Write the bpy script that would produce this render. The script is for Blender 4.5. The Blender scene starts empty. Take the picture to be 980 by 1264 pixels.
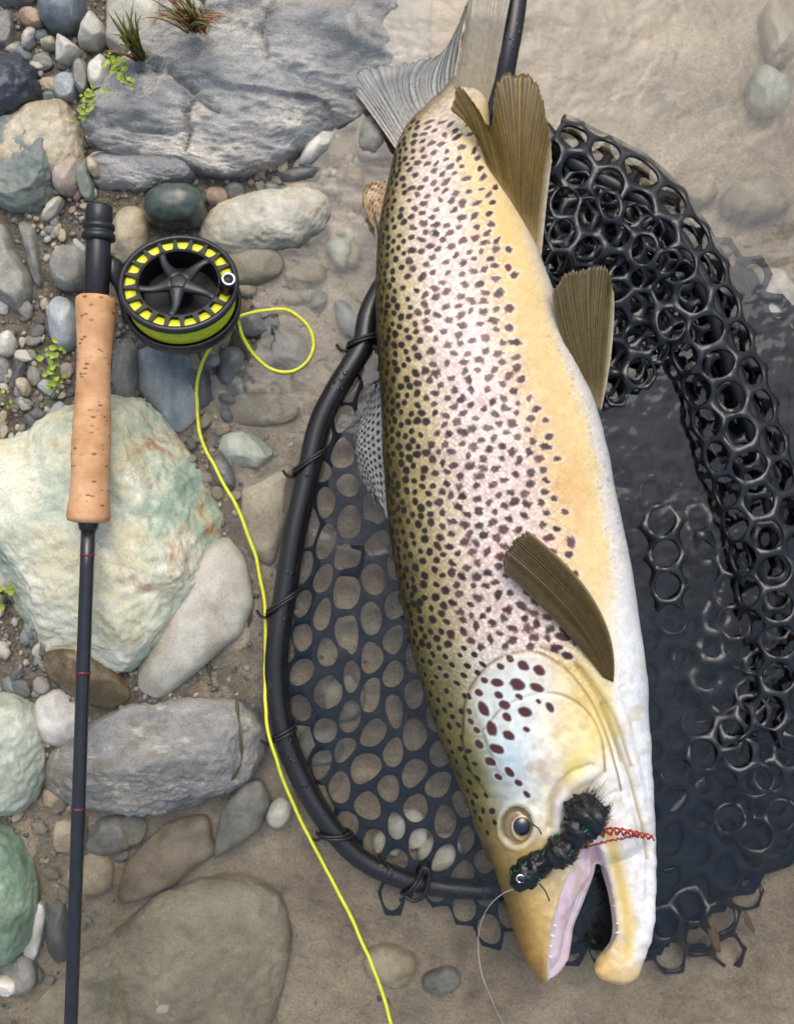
import bpy, math, random
import numpy as np
from mathutils import Vector, Matrix

# ------------------------------------------------------------------ layout scale
S = 0.0006          # metres per photo pixel at the water surface
H = 0.80            # camera height above the water surface
def P(px, py, z=0.0):
    """Point at height z that the photograph shows at pixel (px, py) - used once, to lay things out."""
    k = S * (H - z) / H
    return Vector(((px - 490) * k, (632 - py) * k, z))

# ------------------------------------------------------------------ camera, sky, sun, exposure
sc = bpy.context.scene
cam_d = bpy.data.cameras.new('camera')
cam = bpy.data.objects.new('camera', cam_d)
sc.collection.objects.link(cam)
cam.location = (0, 0, H)
cam.rotation_euler = (0, 0, 0)
cam_d.sensor_fit = 'VERTICAL'
cam_d.sensor_height = 24.0
cam_d.sensor_width = 36.0
cam_d.lens = 24.0 * H / (1264 * S)
cam_d.clip_start = 0.01
cam_d.clip_end = 200.0
cam_d.dof.use_dof = True
cam_d.dof.focus_distance = H - 0.062
cam_d.dof.aperture_fstop = 2.6
sc.camera = cam

SUN_EL, SUN_AZ = 60.0, 84.0      # azimuth: direction the light comes from, degrees counter-clockwise from +X
world = bpy.data.worlds.new('World')
sc.world = world
world.use_nodes = True
wn = world.node_tree.nodes; wl = world.node_tree.links
wn.clear()
sky = wn.new('ShaderNodeTexSky'); sky.sky_type = 'NISHITA'; sky.sun_disc = False
sky.sun_elevation = math.radians(SUN_EL); sky.sun_rotation = math.radians(90 - SUN_AZ)
sky.air_density = 1.3; sky.dust_density = 6.0; sky.ozone_density = 2.2; sky.altitude = 0
bgn = wn.new('ShaderNodeBackground'); bgn.inputs['Strength'].default_value = 0.15
wo = wn.new('ShaderNodeOutputWorld')
wl.new(sky.outputs[0], bgn.inputs['Color']); wl.new(bgn.outputs[0], wo.inputs['Surface'])

sun_d = bpy.data.lights.new('sun', 'SUN'); sun_d.energy = 0.6; sun_d.angle = math.radians(50); sun_d.color = (1.0, 0.98, 0.96)
sun = bpy.data.objects.new('sun', sun_d); sc.collection.objects.link(sun)
_d = Vector((math.cos(math.radians(SUN_EL)) * math.cos(math.radians(SUN_AZ)), math.cos(math.radians(SUN_EL)) * math.sin(math.radians(SUN_AZ)), math.sin(math.radians(SUN_EL))))
sun.rotation_euler = _d.to_track_quat('Z', 'Y').to_euler()
sun.location = _d * 3

sc.view_settings.view_transform = 'Standard'
sc.view_settings.look = 'None'
sc.view_settings.gamma = 1.0
sc.view_settings.use_curve_mapping = False
sc.view_settings.exposure = 0.42
sc.cycles.use_denoising = True
sc.cycles.max_bounces = 6
sc.cycles.diffuse_bounces = 3
sc.cycles.adaptive_threshold = 0.03
sc.cycles.transparent_max_bounces = 12
sc.cycles.sample_clamp_indirect = 6.0

# ------------------------------------------------------------------ numeric helpers
rng = np.random.default_rng(7)
random.seed(7)

def srgb(r, g, b):
    f = lambda c: (c / 255 / 12.92) if c <= 10.3 else ((c / 255 + 0.055) / 1.055) ** 2.4
    return (f(r), f(g), f(b))
def lin(arr):
    a = np.asarray(arr, float) / 255.0
    return np.where(a <= 0.04045, a / 12.92, ((a + 0.055) / 1.055) ** 2.4)

def _hash(i, j, k, seed):
    n = (i.astype(np.int64) * 374761393 + j.astype(np.int64) * 668265263 + k.astype(np.int64) * 2147483647 + seed * 974634777) & 0x7fffffff
    n = ((n ^ (n >> 13)) * 1274126177) & 0x7fffffff
    n = ((n ^ (n >> 16)) * 668265263) & 0x7fffffff
    return (n & 0xffff) / 65535.0
def noise3(p, seed=0):
    p = np.asarray(p, float)
    i = np.floor(p).astype(np.int64); f = p - i
    f = f * f * (3 - 2 * f)
    r = np.zeros(len(p))
    for dx in (0, 1):
        for dy in (0, 1):
            for dz in (0, 1):
                w = (f[:, 0] if dx else 1 - f[:, 0]) * (f[:, 1] if dy else 1 - f[:, 1]) * (f[:, 2] if dz else 1 - f[:, 2])
                r += w * _hash(i[:, 0] + dx, i[:, 1] + dy, i[:, 2] + dz, seed)
    return r * 2 - 1
def fbm(p, seed=0, octv=4, gain=0.5):
    p = np.asarray(p, float); r = np.zeros(len(p)); a = 1.0
    for o in range(octv):
        r += a * noise3(p * (2.03 ** o) + 17.3 * o, seed + o); a *= gain
    return r
def n2(x, y, seed=0, octv=3):
    x = np.atleast_1d(np.asarray(x, float)); y = np.atleast_1d(np.asarray(y, float))
    return fbm(np.stack([x.ravel(), y.ravel(), np.full(x.size, 0.37)], 1), seed, octv).reshape(x.shape)
def sstep(a, b, x):
    t = np.clip((x - a) / (b - a), 0, 1); return t * t * (3 - 2 * t)

def catmull(pts, n):
    """n points along a Catmull-Rom curve through pts (any dimension)."""
    p = np.asarray(pts, float); m = len(p)
    d = np.linalg.norm(np.diff(p, axis=0), axis=1); cum = np.concatenate([[0], np.cumsum(d)])
    t = np.linspace(0, cum[-1], n)
    q = np.concatenate([[2 * p[0] - p[1]], p, [2 * p[-1] - p[-2]]])
    out = []
    for tt in t:
        k = min(max(int(np.searchsorted(cum, tt, side='right')) - 1, 0), m - 2)
        u = (tt - cum[k]) / max(d[k], 1e-9)
        a, b, c, e = q[k], q[k + 1], q[k + 2], q[k + 3]
        out.append(0.5 * ((2 * b) + (c - a) * u + (2 * a - 5 * b + 4 * c - e) * u * u + (3 * b - a - 3 * c + e) * u ** 3))
    return np.array(out)

def seg_dist(x, y, poly, closed=False):
    """distance to a polyline"""
    d = np.full(len(x), 1e9); p = np.asarray(poly, float); n = len(p)
    for i in range(n if closed else n - 1):
        a, b = p[i], p[(i + 1) % n]; ab = b - a
        t = np.clip(((x - a[0]) * ab[0] + (y - a[1]) * ab[1]) / (ab @ ab + 1e-9), 0, 1)
        d = np.minimum(d, np.hypot(x - a[0] - t * ab[0], y - a[1] - t * ab[1]))
    return d
def inside(x, y, poly):
    p = np.asarray(poly, float); r = np.zeros(len(x), bool); n = len(p)
    for i in range(n):
        (x1, y1), (x2, y2) = p[i], p[(i + 1) % n]
        if y1 == y2: continue
        r ^= ((y1 > y) != (y2 > y)) & (x < (x2 - x1) * (y - y1) / (y2 - y1) + x1)
    return r

# ------------------------------------------------------------------ object helpers
col = sc.collection
def mesh_obj(name, verts, faces, mat=None, parent=None, smooth=True, colors=None, loc=None):
    me = bpy.data.meshes.new(name)
    verts = np.asarray(verts, float)
    if loc is not None:
        verts = verts - np.asarray(loc)
    me.from_pydata(verts.tolist(), [], faces if isinstance(faces, list) else faces.tolist())
    if colors is not None:
        at = me.color_attributes.new('Col', 'FLOAT_COLOR', 'POINT')
        c = np.ones((len(verts), 4), np.float32); c[:, :3] = colors
        at.data.foreach_set('color', c.ravel())
    if smooth:
        me.polygons.foreach_set('use_smooth', np.ones(len(me.polygons), bool))
    me.update()
    o = bpy.data.objects.new(name, me)
    if loc is not None:
        o.location = loc
    if mat: me.materials.append(mat)
    col.objects.link(o)
    if parent:
        o.parent = parent
        o.matrix_parent_inverse = parent.matrix_basis.inverted()
    return o
def tag(o, label=None, cat=None, group=None, kind=None):
    if label: o['label'] = label
    if cat: o['category'] = cat
    if group: o['group'] = group
    if kind: o['kind'] = kind
    return o
def empty(name, loc=(0, 0, 0)):
    o = bpy.data.objects.new(name, None); o.empty_display_size = 0.02
    o.location = loc; col.objects.link(o); return o

class MB:
    """collects pieces of one mesh"""
    def __init__(s): s.v = []; s.f = []; s.n = 0
    def add(s, v, f):
        v = np.asarray(v, float); s.v.append(v); s.f += [[i + s.n for i in q] for q in f]; s.n += len(v)
    def build(s, name, mat, parent=None, smooth=True, loc=None):
        return mesh_obj(name, np.concatenate(s.v), s.f, mat, parent, smooth, loc=loc)

def tube(pts, r, seg=10, cap=True):
    p = np.asarray(pts, float); n = len(p)
    r = np.full(n, r) if np.isscalar(r) else np.asarray(r, float)
    t = np.gradient(p, axis=0); t /= np.linalg.norm(t, axis=1)[:, None] + 1e-12
    up = np.array([0, 0, 1.0]);
    if abs(t[0] @ up) > 0.9: up = np.array([1.0, 0, 0])
    a = np.cross(t[0], up); a /= np.linalg.norm(a)
    V = []
    for i in range(n):
        a = a - t[i] * (a @ t[i]); a /= np.linalg.norm(a) + 1e-12
        b = np.cross(t[i], a)
        for k in range(seg):
            w = 2 * math.pi * k / seg
            V.append(p[i] + r[i] * (math.cos(w) * a + math.sin(w) * b))
    F = [[i * seg + k, i * seg + (k + 1) % seg, (i + 1) * seg + (k + 1) % seg, (i + 1) * seg + k] for i in range(n - 1) for k in range(seg)]
    if cap:
        F.append([k for k in range(seg)][::-1]); F.append([(n - 1) * seg + k for k in range(seg)])
    return np.array(V), F
def lathe(prof, seg=48):
    """prof: list of (radius, z); spun round local Z"""
    V = [(r * math.cos(2 * math.pi * k / seg), r * math.sin(2 * math.pi * k / seg), z) for r, z in prof for k in range(seg)]
    F = [[i * seg + k, i * seg + (k + 1) % seg, (i + 1) * seg + (k + 1) % seg, (i + 1) * seg + k] for i in range(len(prof) - 1) for k in range(seg)]
    return np.array(V), F
def xf(v, m):
    v = np.asarray(v); M = np.array(m); return v @ M[:3, :3].T + M[:3, 3]

_ico = {}
def ico(sub):
    if sub in _ico: return _ico[sub]
    g = (1 + 5 ** .5) / 2
    v = [(-1, g, 0), (1, g, 0), (-1, -g, 0), (1, -g, 0), (0, -1, g), (0, 1, g), (0, -1, -g), (0, 1, -g), (g, 0, -1), (g, 0, 1), (-g, 0, -1), (-g, 0, 1)]
    v = [np.array(q) / np.linalg.norm(q) for q in v]
    f = [(0, 11, 5), (0, 5, 1), (0, 1, 7), (0, 7, 10), (0, 10, 11), (1, 5, 9), (5, 11, 4), (11, 10, 2), (10, 7, 6), (7, 1, 8), (3, 9, 4), (3, 4, 2), (3, 2, 6), (3, 6, 8), (3, 8, 9), (4, 9, 5), (2, 4, 11), (6, 2, 10), (8, 6, 7), (9, 8, 1)]
    for _ in range(sub):
        mid = {}; nf = []
        def m(a, b):
            k = (a, b) if a < b else (b, a)
            if k not in mid:
                q = v[a] + v[b]; v.append(q / np.linalg.norm(q)); mid[k] = len(v) - 1
            return mid[k]
        for a, b, c in f:
            x, y, z = m(a, b), m(b, c), m(c, a)
            nf += [(a, x, z), (b, y, x), (c, z, y), (x, y, z)]
        f = nf
    _ico[sub] = (np.array(v), [list(q) for q in f]); return _ico[sub]

# ------------------------------------------------------------------ material helpers
def new_mat(name):
    m = bpy.data.materials.new(name); m.use_nodes = True
    nt = m.node_tree; nt.nodes.clear()
    out = nt.nodes.new('ShaderNodeOutputMaterial')
    b = nt.nodes.new('ShaderNodeBsdfPrincipled'); nt.links.new(b.outputs[0], out.inputs['Surface'])
    return m, nt, b
def N(nt, typ, **kw):
    n = nt.nodes.new(typ)
    for k, v in kw.items():
        if k in n.inputs.keys(): n.inputs[k].default_value = v
        else: setattr(n, k, v)
    return n
def ramp(nt, src, stops, interp='LINEAR'):
    r = nt.nodes.new('ShaderNodeValToRGB'); r.color_ramp.interpolation = interp
    e = r.color_ramp.elements
    while len(e) > 1: e.remove(e[-1])
    e[0].position = stops[0][0]; e[0].color = (*stops[0][1], 1)
    for p, c in stops[1:]:
        q = e.new(p); q.color = (*c, 1)
    nt.links.new(src, r.inputs[0]); return r.outputs[0]
def mixc(nt, fac, a, b, mode='MIX'):
    m = nt.nodes.new('ShaderNodeMix'); m.data_type = 'RGBA'; m.blend_type = mode
    for i, x in ((0, fac), (6, a), (7, b)):
        if hasattr(x, 'node') or hasattr(x, 'is_linked'): nt.links.new(x, m.inputs[i])
        else: m.inputs[i].default_value = x if i == 0 else (*x, 1)
    return m.outputs[2]
def math_n(nt, op, a, b=None):
    m = nt.nodes.new('ShaderNodeMath'); m.operation = op
    for i, x in ((0, a), (1, b)):
        if x is None: continue
        if hasattr(x, 'is_linked'): nt.links.new(x, m.inputs[i])
        else: m.inputs[i].default_value = x
    return m.outputs[0]
def bump(nt, b, height, strength=0.4, dist=0.001, prev=None):
    n = nt.nodes.new('ShaderNodeBump'); n.inputs['Strength'].default_value = strength; n.inputs['Distance'].default_value = dist
    nt.links.new(height, n.inputs['Height'])
    if prev: nt.links.new(prev, n.inputs['Normal'])
    nt.links.new(n.outputs[0], b.inputs['Normal']); return n.outputs[0]
def noise_n(nt, vec, scale, detail=5, rough=0.6, dist=0.0, w=None):
    n = nt.nodes.new('ShaderNodeTexNoise'); n.noise_dimensions = '4D'
    n.inputs['Scale'].default_value = scale; n.inputs['Detail'].default_value = detail
    n.inputs['Roughness'].default_value = rough; n.inputs['Distortion'].default_value = dist
    nt.links.new(vec, n.inputs['Vector'])
    if w is not None: nt.links.new(w, n.inputs['W'])
    return n.outputs[0]

def plain(name, c, rough=0.5, metal=0.0, spec=0.5, coat=0.0, nscale=None, namt=0.25, bstr=0.0, bscale=900):
    m, nt, b = new_mat(name)
    tc = N(nt, 'ShaderNodeTexCoord')
    if nscale:
        nz = noise_n(nt, tc.outputs['Object'], nscale)
        dark = tuple(x * (1 - namt) for x in c); lite = tuple(min(1, x * (1 + namt)) for x in c)
        nt.links.new(ramp(nt, nz, [(0.3, dark), (0.7, lite)]), b.inputs['Base Color'])
    else:
        b.inputs['Base Color'].default_value = (*c, 1)
    if bstr:
        bump(nt, b, noise_n(nt, tc.outputs['Object'], bscale, 3), bstr, 0.0006)
    b.inputs['Roughness'].default_value = rough; b.inputs['Metallic'].default_value = metal
    b.inputs['Specular IOR Level'].default_value = spec; b.inputs['Coat Weight'].default_value = coat
    b.inputs['Coat Roughness'].default_value = 0.08
    return m

def stone_mat(name, dark, mid, light, scale=45, rough=0.55, vein=None, vein_amt=0.5, stain=None, stain_amt=0.5, speck=0.35, stretch=(1, 1, 1), bstr=0.3):
    m, nt, b = new_mat(name)
    tc = N(nt, 'ShaderNodeTexCoord'); oi = N(nt, 'ShaderNodeObjectInfo')
    mp = N(nt, 'ShaderNodeMapping'); mp.inputs['Scale'].default_value = stretch
    nt.links.new(tc.outputs['Object'], mp.inputs['Vector'])
    vec = mp.outputs[0]
    w = math_n(nt, 'MULTIPLY', oi.outputs['Random'], 40.0)
    big = noise_n(nt, vec, scale, 6, 0.62, 0.6, w)
    c = ramp(nt, big, [(0.30, dark), (0.5, mid), (0.70, light)])
    if stain:
        s = noise_n(nt, vec, scale * 0.55, 4, 0.6, 1.2, math_n(nt, 'ADD', w, 9.0))
        f = ramp(nt, s, [(0.5, (0, 0, 0)), (0.66, (stain_amt,) * 3)])
        c = mixc(nt, f, c, stain)
    if vein:
        v = noise_n(nt, vec, scale * 1.3, 8, 0.74, 0.5, math_n(nt, 'ADD', w, 3.0))
        f = ramp(nt, v, [(0.54, (0, 0, 0)), (0.62, (vein_amt * .7,) * 3), (0.72, (vein_amt,) * 3)])
        c = mixc(nt, f, c, vein)
    sp = noise_n(nt, tc.outputs['Object'], 900, 3, 0.7, 0.0, w)
    f = ramp(nt, sp, [(0.30, (1 - speck,) * 3), (0.5, (1, 1, 1)), (0.75, (1 + speck * 0.6,) * 3)])
    c = mixc(nt, 1.0, c, f, 'MULTIPLY')
    rv = ramp(nt, oi.outputs['Random'], [(0, (0.88, 0.88, 0.9)), (1, (1.1, 1.08, 1.05))])
    c = mixc(nt, 1.0, c, rv, 'MULTIPLY')
    nt.links.new(c, b.inputs['Base Color'])
    nt.links.new(ramp(nt, sp, [(0.3, (rough - 0.1,) * 3), (0.7, (rough + 0.15,) * 3)]), b.inputs['Roughness'])
    h1 = math_n(nt, 'ADD', math_n(nt, 'MULTIPLY', noise_n(nt, vec, scale * 4, 6, 0.7, 0.2, w), 1.0), math_n(nt, 'MULTIPLY', sp, 0.25))
    bump(nt, b, h1, bstr, 0.0024)
    return m

def attr_mat(name, rough=0.35, spec=0.5, coat=0.0, bumpscale=None, bstr=0.2, alpha=1.0, sss=0.0, stripes=None):
    m, nt, b = new_mat(name)
    a = N(nt, 'ShaderNodeAttribute', attribute_name='Col')
    tc = N(nt, 'ShaderNodeTexCoord')
    c = a.outputs['Color']
    if bumpscale:
        nz = noise_n(nt, tc.outputs['Object'], bumpscale, 4)
        c = mixc(nt, 1.0, c, ramp(nt, nz, [(0.3, (0.85,) * 3), (0.7, (1.1,) * 3)]), 'MULTIPLY')
        bump(nt, b, nz, bstr, 0.0008)
    nt.links.new(c, b.inputs['Base Color'])
    b.inputs['Roughness'].default_value = rough; b.inputs['Specular IOR Level'].default_value = spec
    b.inputs['Coat Weight'].default_value = coat; b.inputs['Coat Roughness'].default_value = 0.1
    b.inputs['Alpha'].default_value = alpha
    if sss:
        b.inputs['Subsurface Weight'].default_value = sss
        b.inputs['Subsurface Radius'].default_value = (0.004, 0.002, 0.001)
        b.inputs['Subsurface Scale'].default_value = 0.5
    return m

# stones' own colours
M = {}
g = lambda *c: tuple(x * 1.0 for x in srgb(*c))
M['slate'] = stone_mat('slate_rock', g(108, 111, 112), g(148, 150, 148), g(184, 181, 171), 20, 0.42, g(214, 206, 188), 0.9, g(142, 132, 114), 0.5, 0.45, (0.8, 2.0, 1.2), 1.0)
M['grey'] = stone_mat('grey_stone', g(98, 99, 95), g(130, 130, 123), g(160, 158, 147), 50, 0.5, g(188, 185, 170), 0.35, g(110, 100, 80), .35, 0.4)
M['boulder_grey'] = stone_mat('veined_grey_boulder', g(100, 101, 97), g(138, 138, 132), g(168, 166, 156), 26, 0.45, g(212, 207, 186), 0.8, g(104, 97, 72), 0.6, 0.45, (0.8, 1.6, 1), 0.8)
M['pale'] = stone_mat('pale_grey_stone', g(150, 149, 136), g(178, 176, 162), g(200, 197, 182), 40, 0.5, g(206, 203, 190), 0.3, g(146, 132, 102), 0.5, 0.3)
M['cream'] = stone_mat('cream_stone', g(146, 134, 108), g(176, 166, 140), g(200, 191, 168), 45, 0.5, g(208, 201, 184), .4, g(132, 112, 82), 0.5, 0.35)
M['white'] = stone_mat('white_quartz_stone', g(170, 169, 158), g(200, 198, 187), g(222, 220, 211), 55, 0.45, g(226, 224, 216), 0.4, g(150, 140, 118), .4, 0.25)
M['bluegrey'] = stone_mat('blue_grey_stone', g(78, 88, 92), g(108, 119, 122), g(150, 158, 158), 26, 0.4, g(190, 194, 188), 0.6, None, 0, 0.35, (1.6, 0.6, 1))
M['paleblue'] = stone_mat('pale_blue_stone', g(128, 138, 140), g(160, 168, 168), g(192, 196, 192), 55, 0.45, g(206, 207, 200), .4, None, 0, 0.35)
M['navy'] = stone_mat('dark_navy_stone', g(42, 47, 54), g(60, 67, 75), g(86, 91, 96), 26, 0.38, g(104, 108, 112), .3, g(34, 36, 38), 0.7, 0.4)
M['sage'] = stone_mat('sage_grey_stone', g(98, 108, 100), g(124, 133, 123), g(152, 157, 143), 22, 0.45, g(168, 170, 154), .3, g(92, 102, 96), 0.6, 0.3)
M['palegreen'] = stone_mat('pale_green_stone', g(136, 146, 132), g(166, 174, 159), g(192, 197, 183), 34, 0.42, g(202, 205, 192), .3, g(122, 124, 100), 0.5, 0.3)
M['green'] = stone_mat('green_stone', g(88, 110, 92), g(116, 138, 117), g(146, 162, 140), 22, 0.32, g(160, 172, 150), .3, g(72, 88, 73), 0.6, 0.3)
M['darkgreen'] = stone_mat('wet_dark_green_stone', g(44, 54, 48), g(66, 78, 71), g(96, 106, 97), 34, 0.13, g(118, 126, 116), .3, g(34, 40, 36), 0.6, 0.3, bstr=0.12)
M['brown'] = stone_mat('wet_brown_stone', g(64, 54, 34), g(98, 83, 55), g(128, 110, 78), 40, 0.25, g(160, 140, 108), 0.5, g(58, 50, 34), .5, 0.4)
M['terra'] = stone_mat('rusty_pink_stone', g(120, 98, 82), g(148, 125, 106), g(172, 151, 131), 40, 0.5, g(186, 174, 156), 0.4, g(120, 108, 88), .5, 0.35)
M['mottle'] = stone_mat('red_mottled_stone', g(136, 122, 110), g(168, 155, 141), g(194, 184, 168), 50, 0.45, g(140, 104, 94), 0.55, g(146, 114, 102), 0.5, 0.35)
M['tan'] = stone_mat('silty_tan_stone', g(118, 107, 88), g(146, 133, 111), g(168, 156, 132), 34, 0.6, g(178, 168, 146), .3, g(112, 100, 78), 0.5, 0.4)
M['silt'] = stone_mat('silt_covered_stone', g(112, 107, 91), g(142, 136, 117), g(166, 159, 138), 20, 0.6, g(178, 171, 150), .5, g(106, 99, 80), 0.5, 0.45, bstr=.5)
M['darkgrey'] = stone_mat('dark_grey_stone', g(64, 67, 67), g(90, 92, 90), g(120, 120, 114), 45, 0.35, g(134, 133, 126), .3, None, 0, 0.4)

def boulder_material():
    m, nt, b = new_mat('pale_green_quartz')
    tc = N(nt, 'ShaderNodeTexCoord'); v = tc.outputs['Object']
    big = noise_n(nt, v, 14, 6, 0.6, 0.8)
    c = ramp(nt, big, [(0.30, g(120, 146, 126)), (0.42, g(160, 178, 158)), (0.54, g(206, 210, 188)), (0.68, g(230, 228, 208))])
    y = noise_n(nt, v, 18, 6, 0.65, 1.5)
    c = mixc(nt, ramp(nt, y, [(0.47, (0, 0, 0)), (0.62, (0.6,) * 3)]), c, g(194, 180, 132))
    mpn = N(nt, 'ShaderNodeMapping'); mpn.inputs['Location'].default_value = (1.7, 0.4, 0.2); nt.links.new(v, mpn.inputs['Vector'])
    o = noise_n(nt, mpn.outputs[0], 22, 7, 0.7, 1.0)
    sx = N(nt, 'ShaderNodeSeparateXYZ'); nt.links.new(v, sx.inputs[0])
    side = ramp(nt, math_n(nt, 'MULTIPLY', math_n(nt, 'ADD', sx.outputs[0], -0.01), 18.0), [(0.0, (0.18,) * 3), (0.8, (0.95,) * 3)])
    c = mixc(nt, math_n(nt, 'MULTIPLY', ramp(nt, o, [(0.53, (0, 0, 0)), (0.64, (1, 1, 1))]), side), c, g(160, 112, 62))
    k = noise_n(nt, v, 34, 8, 0.75, 2.2)
    c = mixc(nt, ramp(nt, k, [(0.485, (0, 0, 0)), (0.5, (0.45,) * 3), (0.515, (0, 0, 0))]), c, g(112, 120, 92))
    sp = noise_n(nt, v, 700, 3, 0.7)
    c = mixc(nt, 1.0, c, ramp(nt, sp, [(0.3, (0.82,) * 3), (0.7, (1.06,) * 3)]), 'MULTIPLY')
    nt.links.new(c, b.inputs['Base Color']); b.inputs['Roughness'].default_value = 0.5
    bump(nt, b, math_n(nt, 'ADD', noise_n(nt, v, 60, 7, 0.7, 0.4), math_n(nt, 'MULTIPLY', sp, 0.12)), 0.45, 0.004)
    return m
M['quartz'] = boulder_material()

def sand_material():
    m, nt, b = new_mat('river_silt')
    tc = N(nt, 'ShaderNodeTexCoord'); v = tc.outputs['Object']
    a = noise_n(nt, v, 9, 6, 0.6, 0.5)
    c = ramp(nt, a, [(0.3, g(134, 121, 102)), (0.5, g(164, 150, 129)), (0.7, g(188, 177, 156))])
    d = noise_n(nt, v, 46, 6, 0.65, 0.7)
    c = mixc(nt, 1.0, c, ramp(nt, d, [(0.28, (0.62, 0.62, 0.63)), (0.5, (1, 1, 1)), (0.72, (1.2, 1.19, 1.16))]), 'MULTIPLY')
    bk = N(nt, 'ShaderNodeAttribute', attribute_name='bank')
    c = mixc(nt, bk.outputs['Fac'], c, mixc(nt, ramp(nt, noise_n(nt, v, 240, 4, .7), [(.35, (0, 0, 0)), (.65, (1, 1, 1))]), g(58, 54, 46), g(120, 112, 97)))  # bank: dark wet silt, with shade between the stones put into its colour
    gr = noise_n(nt, v, 19, 4, 0.6, 1.0)
    c = mixc(nt, ramp(nt, gr, [(0.55, (0, 0, 0)), (0.72, (0.55,) * 3)]), c, g(124, 124, 112))
    f = noise_n(nt, v, 620, 4, 0.75)
    c = mixc(nt, 1.0, c, ramp(nt, f, [(0.3, (0.46,) * 3), (0.5, (1, 1, 1)), (0.7, (1.3,) * 3)]), 'MULTIPLY')
    nt.links.new(c, b.inputs['Base Color']); b.inputs['Roughness'].default_value = 0.75
    b.inputs['Specular IOR Level'].default_value = 0.25
    h = math_n(nt, 'ADD', math_n(nt, 'MULTIPLY', f, 0.35), math_n(nt, 'ADD', math_n(nt, 'MULTIPLY', d, 1.6), noise_n(nt, v, 190, 4, 0.6)))
    bump(nt, b, h, 0.9, 0.0035)
    return m
M['sand'] = sand_material()

def water_material():
    m = bpy.data.materials.new('clear_shallow_water'); m.use_nodes = True
    nt = m.node_tree; nt.nodes.clear()
    out = nt.nodes.new('ShaderNodeOutputMaterial')
    tr = N(nt, 'ShaderNodeBsdfTransparent'); tr.inputs[0].default_value = (0.93, 0.95, 0.935, 1)
    gl = N(nt, 'ShaderNodeBsdfGlossy'); gl.inputs['Roughness'].default_value = 0.03
    fr = N(nt, 'ShaderNodeFresnel'); fr.inputs['IOR'].default_value = 1.56
    mx = N(nt, 'ShaderNodeMixShader')
    tc = N(nt, 'ShaderNodeTexCoord')
    h = math_n(nt, 'ADD', noise_n(nt, tc.outputs['Object'], 16, 3, 0.5, 0.6), math_n(nt, 'MULTIPLY', noise_n(nt, tc.outputs['Object'], 55, 2, 0.5, 0.4), 0.22))
    bp = N(nt, 'ShaderNodeBump'); bp.inputs['Strength'].default_value = 0.5; bp.inputs['Distance'].default_value = 0.007
    nt.links.new(h, bp.inputs['Height'])
    nt.links.new(bp.outputs[0], gl.inputs['Normal']); nt.links.new(bp.outputs[0], fr.inputs['Normal'])
    nt.links.new(fr.outputs[0], mx.inputs[0]); nt.links.new(tr.outputs[0], mx.inputs[1]); nt.links.new(gl.outputs[0], mx.inputs[2])
    nt.links.new(mx.outputs[0], out.inputs['Surface'])
    return m
M['water'] = water_material()
M['rubber'] = plain('wet_black_rubber', (0.011, 0.012, 0.014), 0.30, 0, 0.6, 0.0, 60, 0.3)
M['rubber_sky_tint'] = plain('sky_tinted_rubber', (0.014, 0.020, 0.028), 0.7, 0, 0.06, 0.0, 60, 0.2)  # submerged mesh: the water's bluish sky reflection is mixed into this base colour
M['frame'] = plain('black_coated_tube', (0.012, 0.012, 0.013), 0.3, 0, 0.5, 0.3, 200, 0.3, 0.35, 700)
def droplet_material():
    m, nt, b = new_mat('black_coated_tube')
    tc = N(nt, 'ShaderNodeTexCoord'); b.inputs['Base Color'].default_value = (.011, .011, .012, 1); b.inputs['Specular IOR Level'].default_value = .6
    vo = N(nt, 'ShaderNodeTexVoronoi'); vo.inputs['Scale'].default_value = 230; nt.links.new(tc.outputs['Object'], vo.inputs['Vector'])
    d = math_n(nt, 'MULTIPLY', ramp(nt, vo.outputs['Distance'], [(0, (1, 1, 1)), (.30, (.6,) * 3), (.36, (0, 0, 0))]), ramp(nt, noise_n(nt, tc.outputs['Object'], 60, 2), [(.5, (0, 0, 0)), (.6, (1, 1, 1))]))
    nt.links.new(ramp(nt, d, [(0, (.34,) * 3), (.4, (.06,) * 3)]), b.inputs['Roughness'])
    bump(nt, b, math_n(nt, 'ADD', d, math_n(nt, 'MULTIPLY', noise_n(nt, tc.outputs['Object'], 700, 3), .12)), .6, .0010)
    return m
M['frame'] = droplet_material()
M['cord'] = plain('black_cord', (0.010, 0.010, 0.011), 0.5)
M['anod'] = plain('black_anodised_metal', (0.014, 0.015, 0.018), 0.36, 0.0, 0.5, 0.0, 300, 0.25)
M['anod_dark'] = plain('matt_black_metal', (0.006, 0.006, 0.007), 0.5, 0.0, 0.35)
M['silver'] = plain('bright_steel', (0.75, 0.75, 0.75), 0.2, 1.0)
M['blank'] = plain('dark_graphite', (0.013, 0.014, 0.017), 0.28, 0.0, 0.5, 0.4, 120, 0.4)
M['thread'] = plain('dark_red_thread', (0.11, 0.010, 0.018), 0.4)
M['line'] = plain('yellow_fly_line', (0.68, 0.70, 0.045), 0.42, 0, 0.4, 0, 300, 0.15)

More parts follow.
